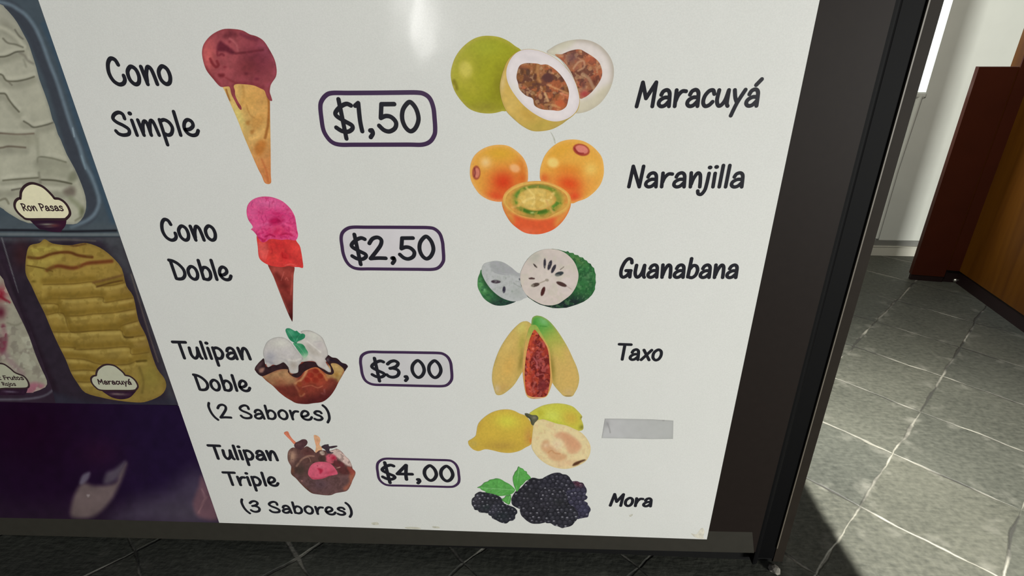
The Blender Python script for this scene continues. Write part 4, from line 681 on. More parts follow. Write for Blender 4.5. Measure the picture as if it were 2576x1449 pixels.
shape('cut_face', c, [(600, 940), (630, 850), (730, 775), (880, 722), (1030, 706), (1180, 722), (1320, 780), (1410, 850), (1440, 925), (1430, 1000), (1370, 1058), (1270, 1110), (1160, 1168), (1060, 1182), (900, 1160), (760, 1120), (660, 1040), (612, 990)], (200, 142, 70), [
 ('g', 1030, 760, 240, 36, 0, (190, 128, 74), .8), ('g', 1390, 950, 60, 90, 0, (206, 132, 62), .8), ('g', 1000, 1140, 240, 40, 0, (146, 124, 56), .9), ('r', 1035, 925, 300, 180, .03, (96, 124, 44), .16, .95), ('s', [(740, 930), (760, 850), (830, 800)], 40, (92, 128, 50), .85, 30), ('s', [(800, 1040), (900, 1085), (1020, 1100), (1140, 1070)], 44, (62, 102, 34), .85, 30), ('s', [(1210, 1040), (1290, 980), (1310, 900), (1270, 850)], 46, (80, 126, 46), .85, 30), ('s', [(960, 745), (1060, 735), (1160, 760)], 36, (122, 124, 58), .8, 26),
 ('e', 1010, 915, 250, 145, 0, (202, 172, 94), .97, .25), ('s', [(780, 1000), (900, 920), (1010, 900), (1150, 940), (1250, 840)], 36, (220, 194, 122), .7, 30), ('s', [(880, 760), (960, 840), (1010, 900), (960, 1000)], 26, (216, 190, 116), .7, 26), ('s', [(1150, 940), (1200, 1040), (1250, 1100)], 30, (196, 156, 92), .8, 24), ('s', [(690, 1030), (780, 1000)], 30, (208, 160, 92), .7, 24), ('c', 70, .56, (186, 148, 70), .5, 4), ('g', 960, 1098, 30, 12, 0, (190, 200, 130), .8), ('n', 40, .08, 2)], 4, 1.5, pic)
# ---- soursop
c = Crop(1180, 610, 1520, 790, 2576); pic = picture('guanabana_picture', 1350, 700, 'green spiny guanabana picture, two cut halves with black seeds')
shape('green_rind', c, [(162, 780), (170, 680), (205, 590), (245, 520), (420, 700), (600, 950), (760, 1060), (900, 1112), (780, 1172), (640, 1203), (500, 1196), (380, 1142), (280, 1062), (210, 950), (170, 860)], (62, 112, 66), [('l', (420, 950), (560, 1190), (34, 50, 48), .95), ('g', 220, 830, 60, 110, -.3, (92, 152, 92), .8), ('g', 290, 900, 30, 50, -.3, (126, 178, 126), .6), ('p', [(240, 560), (300, 700), (420, 880), (600, 1020), (560, 1060), (380, 920), (270, 760)], (34, 62, 42), .7, 40), ('c', 50, .58, (40, 84, 56), .6, 3), ('n', 40, .16, 6)], 2, 1.6, pic)
shape('white_flesh', c, [(238, 540), (280, 412), (400, 368), (530, 350), (660, 380), (790, 460), (920, 568), (990, 605), (1050, 800), (1110, 1026), (1040, 1070), (980, 1105), (860, 1122), (740, 1100), (600, 1040), (460, 930), (350, 800), (270, 660)], (170, 171, 171), [
 ('p', [(400, 370), (540, 348), (680, 380), (960, 590), (960, 650), (780, 610), (600, 600), (480, 560), (420, 500)], (150, 150, 153), .85, 30), ('s', [(420, 520), (500, 570), (620, 605), (760, 620)], 10, (130, 132, 136), .6, 14), ('g', 400, 800, 120, 110, .5, (178, 178, 182), .7), ('g', 900, 960, 140, 100, .4, (156, 160, 156), .8), ('e', 512, 745, 92, 34, .02, (58, 46, 56), .95, .3), ('e', 666, 898, 30, 66, .08, (46, 42, 56), .95, .3), ('g', 700, 680, 14, 22, 0, (130, 132, 130), .8), ('s', [(850, 770), (910, 815), (990, 850)], 14, (130, 132, 130), .7, 12), ('s', [(890, 745), (960, 745)], 12, (140, 142, 140), .7, 10), ('e', 962, 700, 12, 26, -.3, (70, 70, 78), .8, .4), ('g', 820, 930, 18, 22, 0, (130, 138, 130), .8), ('c', 40, .62, (150, 155, 150), .4, 5), ('n', 50, .04, 3)], 3, 1.6, pic)
jag = [(1480, 130), (1590, 118), (1720, 138), (1850, 175), (1885, 162), (1915, 195), (1990, 200), (2010, 232), (2080, 240), (2105, 275), (2170, 285), (2200, 325), (2245, 345), (2270, 385), (2320, 405), (2340, 450), (2385, 490), (2395, 550), (2415, 610), (2410, 690), (2418, 760), (2400, 840), (2402, 890), (2365, 960), (2340, 1000), (2270, 1070), (2180, 1130), (2060, 1180), (1960, 1212), (1860, 1242), (1700, 1252), (1600, 1250), (1480, 1220), (1350, 1182), (1250, 1130), (1120, 1040), (990, 820), (980, 620), (1060, 400), (1120, 310), (1150, 296), (1250, 205)]
shape('green_rind', c, jag, (48, 100, 56), [('l', (1980, 830), (1900, 1130), (30, 40, 42), .97), ('g', 2080, 330, 180, 60, .6, (84, 118, 66), .8), ('g', 2250, 640, 130, 120, 0, (62, 106, 70), .7), ('c', 60, .56, (36, 76, 46), .6, 8), ('c', 46, .62, (92, 130, 88), .45, 12), ('n', 40, .16, 4)], 4, 1.6, pic, sm=1)
E_ = lambda x, y, a, b, r, col=(48, 44, 54): ('e', x, y, a, b, r, col, .96, .25)
shape('white_flesh', c, [(975, 620), (1010, 500), (1085, 360), (1190, 242), (1330, 160), (1500, 123), (1660, 132), (1800, 180), (1920, 270), (2010, 380), (2068, 520), (2086, 640), (2060, 780), (2010, 890), (1930, 1000), (1800, 1100), (1700, 1165), (1560, 1196), (1400, 1180), (1250, 1110), (1120, 1022), (1030, 900), (985, 760)], (192, 180, 173), [
 ('g', 1250, 280, 160, 120, -.5, (166, 165, 153), .8), ('g', 1700, 330, 220, 110, .4, (184, 173, 168), .7), ('g', 1850, 800, 150, 200, .4, (198, 186, 184), .7), ('g', 1650, 1060, 250, 80, -.2, (200, 184, 180), .6), ('g', 1450, 650, 250, 130, 0, (200, 190, 182), .5),
 E_(1442, 395, 25, 100, .02), E_(1538, 430, 34, 98, .32), E_(1610, 500, 32, 90, .45), E_(1260, 442, 16, 55, -.75, (60, 48, 46)), E_(1772, 488, 8, 55, .9, (70, 54, 52)), E_(1718, 597, 86, 42, -.3, (46, 52, 56)), E_(1195, 684, 62, 20, .03, (70, 50, 48)), E_(1262, 806, 84, 36, -.24, (72, 58, 52)), E_(1762, 792, 106, 38, .38, (66, 44, 42)), E_(1408, 930, 36, 92, .32, (64, 30, 30)),
 ('s', [(1340, 775), (1410, 745), (1480, 715)], 20, (150, 138, 124), .9, 12), ('e', 1485, 715, 36, 26, .2, (140, 130, 118), .9, .4), ('s', [(1860, 830), (1950, 890)], 12, (160, 138, 128), .8, 10), ('c', 90, .62, (184, 178, 162), .4, 6), ('n', 60, .03, 3)], 5, 1.6, pic)
# ---- taxo
c = Crop(1210, 780, 1480, 1020, 1630); pic = picture('taxo_picture', 1345, 900, 'yellow banana passion fruit picture, two whole and one cut open')
shape('whole_fruit', c, [(600, 190), (680, 168), (730, 183), (775, 230), (760, 300), (720, 430), (680, 560), (660, 720), (650, 890), (590, 1000), (500, 1140), (400, 1232), (310, 1287), (232, 1282), (195, 1190), (168, 1060), (178, 900), (230, 720), (300, 560), (380, 430), (480, 300)], (190, 160, 90), [
 ('g', 620, 260, 90, 130, .5, (186, 178, 98), .85), ('g', 620, 480, 60, 160, .25, (162, 152, 72), .8), ('g', 610, 760, 50, 200, .15, (136, 118, 56), .9), ('g', 420, 860, 110, 200, .35, (196, 156, 82), .8), ('g', 330, 1180, 110, 70, -.4, (182, 146, 86), .7), ('g', 240, 1200, 50, 70, 0, (190, 170, 134), .8), ('b', 28, (172, 152, 92), .6), ('g', 440, 520, 70, 150, .5, (198, 172, 100), .5), ('n', 24, .05, 4), ('n', 90, .04, 8)], 2, 1.6, pic)
shape('whole_fruit', c, [(766, 200), (780, 120), (830, 86), (880, 86), (940, 103), (1030, 160), (1120, 258), (1220, 400), (1320, 570), (1400, 740), (1460, 880), (1492, 1030), (1472, 1160), (1425, 1255), (1380, 1310), (1270, 1310), (1200, 1250), (1100, 1130), (1040, 1000), (1000, 700), (880, 400), (770, 240)], (190, 160, 92), [
 ('l', (1150, 760), (1000, 480), (150, 160, 72), .9), ('l', (1060, 500), (860, 200), (76, 146, 64), .95), ('g', 950, 170, 90, 60, .6, (120, 172, 112), .8), ('g', 800, 190, 40, 60, 0, (66, 130, 58), .8), ('s', [(900, 240), (1000, 250)], 16, (60, 120, 50), .6, 16), ('g', 1080, 880, 50, 260, -.1, (132, 116, 52), .85), ('g', 1330, 1000, 100, 180, -.2, (194, 160, 92), .6), ('g', 1180, 640, 70, 160, -.5, (182, 164, 84), .7), ('g', 1330, 1250, 90, 60, 0, (184, 158, 112), .7), ('s', [(1280, 1306), (1370, 1306)], 14, (96, 74, 48), .8, 14), ('b', 22, (170, 152, 92), .5), ('n', 24, .05, 5)], 2.4, 1.6, pic)
shape('cut_fruit', c, [(745, 250), (800, 222), (850, 240), (900, 325), (980, 470), (1040, 600), (1062, 800), (1080, 1010), (1082, 1100), (1032, 1250), (980, 1320), (860, 1346), (760, 1342), (690, 1290), (650, 1100), (632, 900), (648, 650), (680, 450), (715, 320)], (194, 150, 86), [('l', (850, 560), (830, 240), (128, 160, 72), .85), ('g', 860, 1335, 120, 16, 0, (210, 160, 140), .8), ('s', [(740, 1342), (900, 1342)], 8, (90, 60, 44), .6, 8), ('s', [(640, 900), (650, 1100), (690, 1280)], 16, (200, 122, 70), .6, 16), ('n', 30, .06, 3)], 3, 1.6, pic)
shape('red_pulp', c, [(808, 298), (850, 330), (900, 400), (970, 500), (1020, 620), (1040, 800), (1052, 1000), (1032, 1180), (990, 1302), (860, 1322), (760, 1312), (692, 1262), (665, 1060), (668, 850), (690, 660), (732, 470), (768, 370)], (150, 54, 42), [
 ('p', [(690, 650), (740, 560), (760, 800), (740, 1000), (760, 1200), (710, 1260), (665, 1050), (668, 850)], (186, 74, 50), .85, 30), ('g', 810, 350, 60, 90, 0, (190, 84, 42), .8), ('p', [(800, 430), (900, 470), (960, 640), (1010, 900), (990, 1180), (900, 1290), (840, 1200), (870, 1000), (780, 760), (820, 600)], (116, 42, 42), .85, 40), ('c', 60, .55, (92, 28, 28), .75, 3), ('c', 46, .60, (182, 96, 92), .5, 7), ('c', 46, .64, (196, 84, 50), .4, 11), ('s', [(800, 720), (850, 800), (850, 880)], 24, (176, 94, 96), .7, 18), ('s', [(860, 760), (960, 720), (1000, 690)], 22, (170, 86, 88), .7, 18), ('s', [(860, 990), (950, 970), (960, 1050)], 16, (176, 96, 94), .6, 14), ('g', 790, 585, 20, 24, 0, (220, 128, 106), .8), ('s', [(820, 1110), (790, 1180), (810, 1250)], 30, (178, 96, 88), .6, 22), ('e', 940, 1150, 70, 90, .2, (112, 44, 46), .7, .5), ('n', 40, .14, 4)], 4, 1.4, pic)
# ---- guava
c = Crop(1150, 1000, 1510, 1190, 2576); pic = picture('guava_picture', 1330, 1095, 'yellow guava picture, two whole and one cut half')
shape('whole_fruit', c, [(1300, 300), (1350, 245), (1420, 200), (1560, 137), (1760, 104), (1930, 115), (2080, 160), (2180, 248), (2240, 320), (2252, 350), (2238, 390), (2262, 460), (2275, 520), (2265, 575), (2200, 602), (2000, 620), (1700, 560), (1480, 500), (1380, 420)], (184, 180, 68), [('g', 1720, 330, 190, 130, .2, (192, 198, 88), .85), ('g', 2050, 370, 170, 150, .4, (188, 156, 66), .85), ('g', 1500, 280, 80, 60, 0, (166, 160, 52), .7), ('g', 1700, 440, 200, 40, .2, (166, 178, 56), .7), ('g', 2230, 540, 50, 50, 0, (130, 122, 44), .8), ('g', 2238, 360, 24, 30, 0, (96, 90, 40), .9), ('g', 2255, 530, 20, 40, 0, (96, 96, 36), .8), ('b', 24, (172, 164, 92), .5), ('n', 26, .05, 6)], 2, 1.6, pic)
shape('whole_fruit', c, [(198, 800), (215, 770), (260, 745), (330, 690), (348, 620), (370, 500), (420, 420), (520, 330), (640, 260), (780, 220), (920, 213), (1030, 238), (1130, 288), (1240, 330), (1320, 430), (1370, 520), (1370, 680), (1340, 830), (1230, 900), (1120, 960), (960, 996), (790, 986), (640, 950), (510, 930), (400, 962), (340, 955), (275, 925), (215, 860)], (190, 160, 64), [('g', 900, 420, 240, 150, .1, (196, 190, 70), .9), ('g', 800, 870, 340, 90, 0, (168, 136, 62), .85), ('g', 1280, 700, 80, 180, .1, (180, 134, 68), .85), ('g', 1330, 780, 30, 60, 0, (190, 100, 50), .8), ('g', 400, 520, 60, 120, .4, (180, 146, 62), .7), ('g', 300, 830, 90, 70, 0, (176, 152, 78), .8), ('g', 600, 620, 160, 100, 0, (196, 166, 66), .6), ('b', 24, (184, 156, 82), .5), ('n', 26, .05, 7)], 3, 1.6, pic)
shape('cut_half', c, [(1350, 700), (1366, 560), (1375, 475), (1410, 425), (1470, 400), (1560, 393), (1680, 430), (1800, 468), (1960, 500), (2100, 558), (2230, 625), (2330, 730), (2396, 860), (2398, 980), (2362, 1080), (2300, 1155), (2180, 1225), (2040, 1272), (1900, 1282), (1740, 1252), (1600, 1190), (1480, 1100), (1390, 990), (1338, 870)], (208, 190, 146), [
 ('g', 1500, 560, 130, 130, 0, (206, 192, 140), .7), ('g', 1950, 1180, 230, 80, -.1, (208, 176, 136), .8), ('p', [(1750, 690), (1850, 615), (2000, 655), (2120, 728), (2205, 810), (2236, 880), (2190, 965), (2090, 1010), (2000, 990), (1950, 880), (1870, 760)], (196, 148, 114), .85, 40), ('p', [(1515, 860), (1560, 780), (1640, 770), (1680, 860), (1760, 910), (1850, 990), (1970, 1035), (1940, 1110), (1820, 1142), (1700, 1112), (1620, 1020), (1530, 940)], (192, 146, 108), .85, 40), ('g', 1800, 850, 110, 110, .5, (214, 192, 160), .8), ('g', 1600, 860, 60, 50, 0, (208, 184, 152), .7), ('c', 70, .60, (190, 144, 108), .2, 5), ('s', [(1640, 990), (1700, 950), (1760, 1000), (1850, 1010)], 24, (176, 124, 82), .6, 24), ('p', [(1880, 640), (2020, 680), (2180, 800), (2200, 900), (2060, 900)], (190, 132, 100), .4, 50),
 ('p', [(2080, 1230), (2100, 1180), (2180, 1142), (2290, 1112), (2312, 1130), (2230, 1168), (2170, 1212)], (74, 44, 30), .95, 14), ('b', 22, (196, 178, 130), .5), ('n', 40, .04, 4)], 4, 1.6, pic)
shape('stem', c, [(1218, 292), (1250, 280), (1290, 290), (1350, 312), (1430, 318), (1464, 370), (1440, 412), (1400, 450), (1372, 500), (1335, 475), (1310, 390), (1245, 345)], (84, 84, 66), [('g', 1385, 360, 40, 30, 0, (128, 122, 104), .8), ('s', [(1240, 310), (1320, 380), (1350, 470)], 22, (56, 58, 44), .7, 20), ('n', 30, .1, 3)], 5, 1.2, pic)
# ---- blackberries
c = Crop(1160, 1160, 1510, 1340, 2576); pic = picture('blackberry_picture', 1335, 1250, 'blackberry picture with three green leaves')
shape('blackberry', c, [(194, 760), (198, 710), (212, 685), (250, 655), (255, 620), (292, 588), (350, 563), (400, 575), (480, 580), (600, 600), (720, 660), (775, 730), (790, 820), (660, 900), (540, 900), (510, 962), (420, 956), (340, 948), (310, 912), (250, 900), (228, 850), (200, 810)], (44, 44, 50), [('g', 290, 720, 90, 130, 0, (74, 70, 80), .7), ('d', 78, 4), ('g', 470, 860, 110, 60, 0, (40, 50, 50), .5)], 2, 1.1, pic)
shape('blackberry', c, [(508, 900), (530, 860), (560, 830), (600, 800), (650, 782), (740, 765), (840, 800), (940, 838), (990, 860), (1035, 910), (1040, 960), (1005, 1000), (1000, 1060), (960, 1098), (900, 1108), (850, 1148), (800, 1152), (720, 1130), (650, 1092), (580, 1060), (560, 1020), (510, 995), (500, 940)], (42, 43, 50), [('g', 600, 880, 90, 110, .3, (72, 70, 82), .7), ('d', 74, 9), ('g', 760, 1010, 130, 70, 0, (38, 46, 48), .5)], 3, 1.1, pic)
shape('blackberry', c, [(1000, 640), (1300, 400), (1560, 340), (2000, 400), (2250, 560), (2260, 900), (2130, 1050), (1900, 1150), (1600, 1100), (1250, 1050), (1130, 900)], (36, 36, 40), [('d', 88, 3)], 2.5, 1.4, pic)
shape('blackberry', c, [(945, 660), (930, 720), (950, 810), (1040, 865), (1100, 880), (1300, 860), (1480, 760), (1560, 600), (1540, 440), (1530, 330), (1440, 328), (1360, 308), (1290, 318), (1190, 400), (1110, 490), (1010, 560)], (42, 41, 48), [('d', 92, 14), ('g', 1250, 640, 150, 130, 0, (44, 44, 48), .5)], 3, 1.1, pic)
shape('blackberry', c, [(1500, 330), (1560, 288), (1640, 248), (1700, 225), (1760, 213), (1830, 215), (1880, 240), (1950, 250), (2005, 292), (2025, 330), (2060, 380), (2100, 500), (1900, 560), (1700, 560), (1520, 500), (1460, 400)], (46, 45, 54), [('d', 88, 19)], 4, 1.1, pic)
shape('blackberry', c, [(2030, 390), (2080, 372), (2150, 370), (2200, 392), (2255, 402), (2290, 460), (2320, 510), (2325, 570), (2305, 620), (2342, 660), (2322, 705), (2280, 730), (2340, 770), (2345, 800), (2388, 860), (2398, 910), (2370, 960), (2350, 1030), (2290, 1045), (2200, 1062), (2140, 1060), (2060, 900), (1960, 700), (1900, 520)], (54, 52, 68), [('g', 2160, 420, 110, 60, .3, (96, 50, 62), .85), ('d', 90, 25), ('g', 2280, 900, 110, 130, 0, (58, 58, 82), .4)], 3.5, 1.1, pic)
shape('blackberry', c, [(1090, 880), (1100, 960), (1120, 1010), (1160, 1050), (1220, 1105), (1310, 1152), (1420, 1158), (1480, 1152), (1560, 1132), (1640, 1100), (1700, 960), (1640, 800), (1480, 740), (1300, 770), (1150, 800)], (44, 43, 49), [('d', 90, 31)], 5, 1.1, pic)
shape('blackberry', c, [(1440, 640), (1480, 560), (1600, 500), (1740, 490), (1880, 520), (1960, 620), (1960, 760), (1860, 840), (1700, 860), (1540, 820), (1450, 740)], (46, 45, 52), [('d', 86, 37), ('g', 1800, 760, 120, 80, 0, (40, 42, 42), .5)], 6, 1.1, pic)
shape('blackberry', c, [(1560, 1130), (1660, 1150), (1720, 1190), (1790, 1205), (1870, 1238), (1920, 1225), (2000, 1210), (2060, 1180), (2100, 1130), (2150, 1070), (2170, 980), (2120, 880), (2040, 820), (1860, 820), (1680, 860), (1560, 960)], (44, 44, 50), [('d', 92, 43)], 5.5, 1.1, pic)
leaf_ops = lambda a, b, s: [('s', [a, b], 10, (140, 190, 130), .7, 10), ('n', 50, .12, s), ('n', 18, .08, s+2), ('b', 14, (66, 128, 58), .5)]
shape('leaf', c, [(300, 488), (360, 460), (400, 428), (430, 395), (500, 372), (530, 345), (610, 330), (640, 318), (700, 322), (760, 345), (810, 378), (900, 425), (970, 485), (1002, 530), (960, 590), (880, 622), (760, 640), (690, 640), (640, 618), (540, 592), (470, 580), (440, 555), (380, 530), (350, 500)], (86, 152, 76), leaf_ops((330, 488), (990, 530), 3)+[('s', [(520, 540), (600, 500)], 8, (130, 185, 120), .6, 8), ('s', [(640, 590), (740, 530)], 8, (130, 185, 120), .6, 8), ('s', [(440, 530), (500, 500)], 8, (130, 185, 120), .6, 8), ('s', [(760, 610), (860, 550)], 8, (130, 185, 120), .6, 8), ('g', 880, 590, 90, 40, 0, (70, 140, 60), .7)], 7, 1.1, pic)
shape('leaf', c, [(960, 340), (965, 280), (985, 240), (1000, 200), (1038, 160), (1055, 110), (1075, 98), (1100, 120), (1150, 140), (1175, 175), (1215, 190), (1225, 225), (1262, 260), (1292, 310), (1240, 345), (1200, 360), (1150, 420), (1105, 455), (1070, 520), (1030, 560), (1015, 530), (980, 440)], (84, 150, 74), leaf_ops((1075, 105), (1020, 540), 9)+[('g', 1040, 400, 50, 90, 0, (70, 140, 60), .7)], 8, 1.1, pic)
shape('leaf', c, [(752, 705), (800, 680), (830, 640), (880, 630), (922, 622), (926, 700), (905, 780), (880, 800), (840, 780), (800, 752)], (84, 148, 74), leaf_ops((910, 640), (860, 780), 5), 8, 1.1, pic)
# ---- grime marks along the lower edge of the sheet
for pts, col in (([(1738, 1342), (1752, 1344), (1760, 1333), (1768, 1328), (1772, 1338), (1769, 1352), (1776, 1356), (1752, 1353)], (192, 188, 175)), ([(935, 1315), (950, 1314), (952, 1320), (938, 1320)], (176, 174, 160)), ([(1020, 1326), (1050, 1326), (1058, 1331), (1025, 1330)], (180, 178, 164)), ([(1088, 1324), (1104, 1325), (1105, 1329), (1090, 1328)], (180, 178, 164)), ([(1384, 331), (1390, 338), (1396, 350), (1398, 360), (1395, 360), (1391, 345)], (176, 176, 166)), ([(1583, 1296), (1592, 1293), (1590, 1298), (1585, 1300)], (182, 180, 168))):
    shape('grime_mark', I, pts, col, [('n', 5, .12, 3)], 1, 1.5, menu)
# ---- grey strip of tape, stuck over a word beside the guava
tape = shape('tape_strip', I, [(1522, 1053), (1570, 1053.6), (1640, 1055), (1694, 1058), (1693, 1104), (1640, 1104.5), (1580, 1103), (1514, 1102), (1518, 1078)], (170, 170, 170), [('g', 1540, 1078, 22, 40, 0, (178, 177, 178), .6), ('l', (1540, 1090), (1690, 1090), (162, 163, 160), .6), ('s', [(1528, 1064), (1533, 1078), (1535, 1088)], 3, (130, 128, 128), .7, 3), ('g', 1526, 1066, 8, 10, 0, (140, 138, 140), .7), ('g', 1669, 1057, 3, 2, 0, (100, 98, 98), .8), ('b', 3, (150, 150, 148), .4), ('n', 20, .03, 3)], 4, 2, None, raw=True)
tape['label'] = 'grey strip of tape stuck over a name beside the guava picture'; tape['category'] = 'tape'

# ================================================================== poster of ice cream tubs at the left
b0 = on_wall(300, 1310)
tubs = empty('tub_poster', (b0[0], YP, b0[1]), 'dark purple poster with photos of ice cream tubs, left of the white menu', 'poster')
def edge_x(y): return 95+(550-95)*y/1315.0
def tubpic(px, py, label):
    x, z = on_wall(px, py); e = empty('tub_picture', (x, YP, z)); e.parent = tubs; e.matrix_parent_inverse = world_of(tubs).inverted(); e['label'] = label; return e
EX = lambda y: edge_x(y)+1.5
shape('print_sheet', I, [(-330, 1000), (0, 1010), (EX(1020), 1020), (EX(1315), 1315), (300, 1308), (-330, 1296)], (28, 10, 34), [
 ('l', (120, 1100), (430, 1100), (30, 18, 46), .9), ('g', 60, 1080, 120, 90, 0, (25, 2, 24), .7), ('g', 250, 1140, 60, 40, 0, (48, 18, 42), .5), ('l', (200, 1220), (200, 1312), (40, 28, 42), .7),
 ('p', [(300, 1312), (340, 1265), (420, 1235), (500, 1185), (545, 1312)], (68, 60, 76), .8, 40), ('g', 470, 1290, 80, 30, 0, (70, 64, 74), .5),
 ('p', [(182, 1300), (180, 1270), (192, 1235), (210, 1215), (240, 1222), (290, 1215), (300, 1190), (318, 1165), (308, 1200), (285, 1250), (255, 1285), (225, 1302)], (108, 94, 92), .9, 9), ('p', [(200, 1215), (208, 1195), (226, 1188), (222, 1205), (208, 1218)], (108, 102, 116), .8, 5), ('p', [(262, 1215), (268, 1190), (288, 1180), (315, 1160), (305, 1185), (288, 1210)], (92, 84, 94), .8, 8), ('g', 222, 1247, 3, 2, 0, (240, 235, 235), .9),  # pale reflections, here and on the next line, painted into the print ink
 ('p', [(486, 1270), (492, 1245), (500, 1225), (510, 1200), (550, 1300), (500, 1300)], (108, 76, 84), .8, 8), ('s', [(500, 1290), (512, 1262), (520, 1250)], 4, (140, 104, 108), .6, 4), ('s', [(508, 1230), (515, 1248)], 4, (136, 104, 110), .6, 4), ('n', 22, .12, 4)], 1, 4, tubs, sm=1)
def tub_bg(name, P, base, ops, parent, lay=[1.0]): lay[0] += 0.2; return shape(name, I, P, base, ops, lay[0], 2.6, parent, sm=1)
# rum-raisin tub
t1 = tubpic(100, 300, 'picture of a tub of off-white rum and raisin ice cream')
tub_bg('steel_tub', [(-330, -160), (edge_x(-160)+1.5, -160), (EX(0), 0), (EX(300), 300), (EX(598), 598), (0, 598), (-330, 596)], (68, 78, 86), [
 ('s', [(-40, 8), (25, 18), (60, 55), (88, 102), (107, 150), (130, 205), (150, 270), (172, 345), (190, 400), (208, 450), (225, 490), (234, 525), (220, 548), (196, 562)], 30, (58, 62, 70), .95, 14), ('s', [(-30, 0), (21, 10), (48, 25), (68, 41), (89, 70), (108, 112), (124, 157), (141, 199), (157, 248), (181, 322), (199, 366), (212, 410), (230, 443), (245, 483), (249, 510), (238, 538), (216, 556), (180, 572)], 9, (108, 124, 136), .8, 9), ('s', [(183, 322), (187, 344)], 3, (170, 186, 196), .6, 3), ('s', [(205, 392), (215, 425)], 3, (130, 150, 160), .7, 4),
 ('s', [(110, 60), (150, 160), (200, 320), (250, 460), (285, 560)], 12, (54, 74, 92), .7, 14), ('p', [(-330, 545), (20, 545), (80, 566), (180, 570), (260, 560), (292, 580), (-330, 582)], (74, 82, 88), .7, 8),
 ('s', [(-330, 578), (60, 579), (160, 582), (292, 580)], 6, (28, 28, 34), .9, 4), ('s', [(-330, 589), (0, 589), (150, 590), (300, 590)], 7, (104, 110, 112), .8, 4), ('s', [(-330, 597), (300, 597)], 4, (36, 38, 44), .8, 4), ('n', 12, .05, 3)], t1)
cream = [(-330, 20), (-60, 2), (0, 10), (12, 19), (27, 35), (43, 56), (60, 87), (72, 110), (81, 137), (91, 168), (99, 199), (112, 234), (124, 269), (132, 300), (138, 312), (146, 338), (152, 349), (168, 388), (188, 424), (205, 463), (215, 494), (217, 521), (210, 545), (194, 562), (172, 564), (130, 562), (71, 561), (33, 543), (13, 530), (0, 521), (-60, 500), (-330, 490)]
fold = []
for F0 in ([(-60, 142), (0, 143), (20, 140), (40, 131), (60, 129)], [(-40, 184), (2, 187), (12, 198), (20, 204), (44, 204), (68, 199), (86, 193)], [(-60, 236), (0, 235), (14, 237), (22, 250), (34, 266), (48, 281)], [(60, 305), (72, 312), (84, 320), (100, 318), (120, 313), (134, 308)], [(-60, 332), (0, 335), (45, 338), (85, 336)], [(-60, 374), (0, 372), (22, 368), (64, 371)], [(95, 404), (130, 398), (166, 408)], [(8, 454), (40, 451), (96, 447)], [(104, 452), (140, 454), (180, 462)], [(-40, 480), (30, 478), (52, 474)], [(96, 478), (140, 482), (170, 480)]):
    fold += [('s', [(x, y+9) for x, y in F0], 18, (134, 132, 117), .6, 16), ('s', [(x, y-8) for x, y in F0], 10, (180, 178, 161), .6, 10)]
shape('ice_cream', I, cream, (163, 161, 145), [
 ('l', (20, 120), (120, 480), (166, 165, 146), .6), ('g', 20, 40, 50, 50, .8, (150, 148, 136), .7)]+fold+[('p', [(0, 90), (12, 88), (60, 125), (70, 112), (40, 70), (10, 50), (0, 60)], (128, 126, 112), .6, 12), ('s', [(-20, 66), (10, 72), (40, 92), (62, 118)], 10, (186, 184, 166), .6, 10), ('s', [(8, 97), (20, 108), (40, 112), (58, 119)], 4, (84, 82, 70), .7, 5), ('s', [(38, 75), (48, 90), (58, 98)], 4, (90, 88, 78), .7, 4),
 ('s', [(-60, 142), (0, 143), (20, 140), (40, 131), (60, 129)], 4, (72, 70, 58), .8, 4), ('s', [(50, 132), (62, 140), (70, 152), (84, 160)], 6, (110, 106, 96), .7, 8), ('s', [(60, 150), (66, 168)], 5, (120, 118, 104), .5, 6), ('s', [(-40, 184), (2, 187), (12, 198), (20, 204), (44, 204), (68, 199), (86, 193)], 4, (78, 76, 62), .8, 4), ('s', [(20, 204), (30, 214)], 4, (100, 96, 84), .7, 4), ('s', [(-60, 236), (0, 235), (14, 237), (22, 250), (34, 266), (48, 281)], 4, (76, 74, 60), .8, 4), ('s', [(60, 305), (72, 312), (84, 320), (100, 318), (120, 313), (134, 308)], 4, (80, 78, 66), .8, 4),
 ('s', [(-60, 332), (0, 335), (45, 338), (85, 336)], 4, (84, 66, 56), .85, 4), ('s', [(-60, 374), (0, 372), (22, 368), (64, 371)], 4.5, (78, 64, 54), .85, 4), ('p', [(0, 340), (85, 338), (92, 360), (66, 370), (20, 366), (0, 370)], (146, 144, 126), .7, 12), ('s', [(95, 408), (98, 395), (130, 398), (166, 408)], 4, (84, 84, 68), .8, 4), ('s', [(94, 350), (96, 380), (95, 410)], 8, (138, 137, 120), .6, 10), ('p', [(98, 396), (166, 408), (172, 440), (160, 452), (100, 445)], (142, 141, 124), .7, 14), ('s', [(8, 454), (40, 451), (96, 447)], 4, (88, 86, 70), .8, 4), ('s', [(104, 452), (140, 454), (180, 462)], 4.5, (74, 72, 58), .85, 4), ('s', [(30, 478), (52, 474)], 4, (80, 76, 66), .8, 4), ('s', [(98, 435), (102, 460)], 6, (108, 106, 92), .6, 6),
 ('p', [(160, 480), (178, 470), (190, 478), (186, 492), (168, 490)], (96, 84, 76), .7, 8), ('p', [(176, 436), (190, 430), (196, 446), (182, 458), (172, 452)], (104, 106, 86), .7, 8), ('s', [(178, 500), (200, 520), (206, 540)], 12, (120, 124, 98), .6, 12), ('g', 208, 532, 8, 14, 0, (84, 86, 62), .7), ('s', [(190, 555), (206, 545)], 5, (100, 98, 78), .6, 5), ('s', [(0, 504), (14, 500), (22, 512)], 5, (92, 88, 72), .6, 5), ('b', 5, (128, 128, 118), .5), ('n', 10, .04, 6), ('n', 40, .05, 2)], 2, 2.2, t1, sm=2)
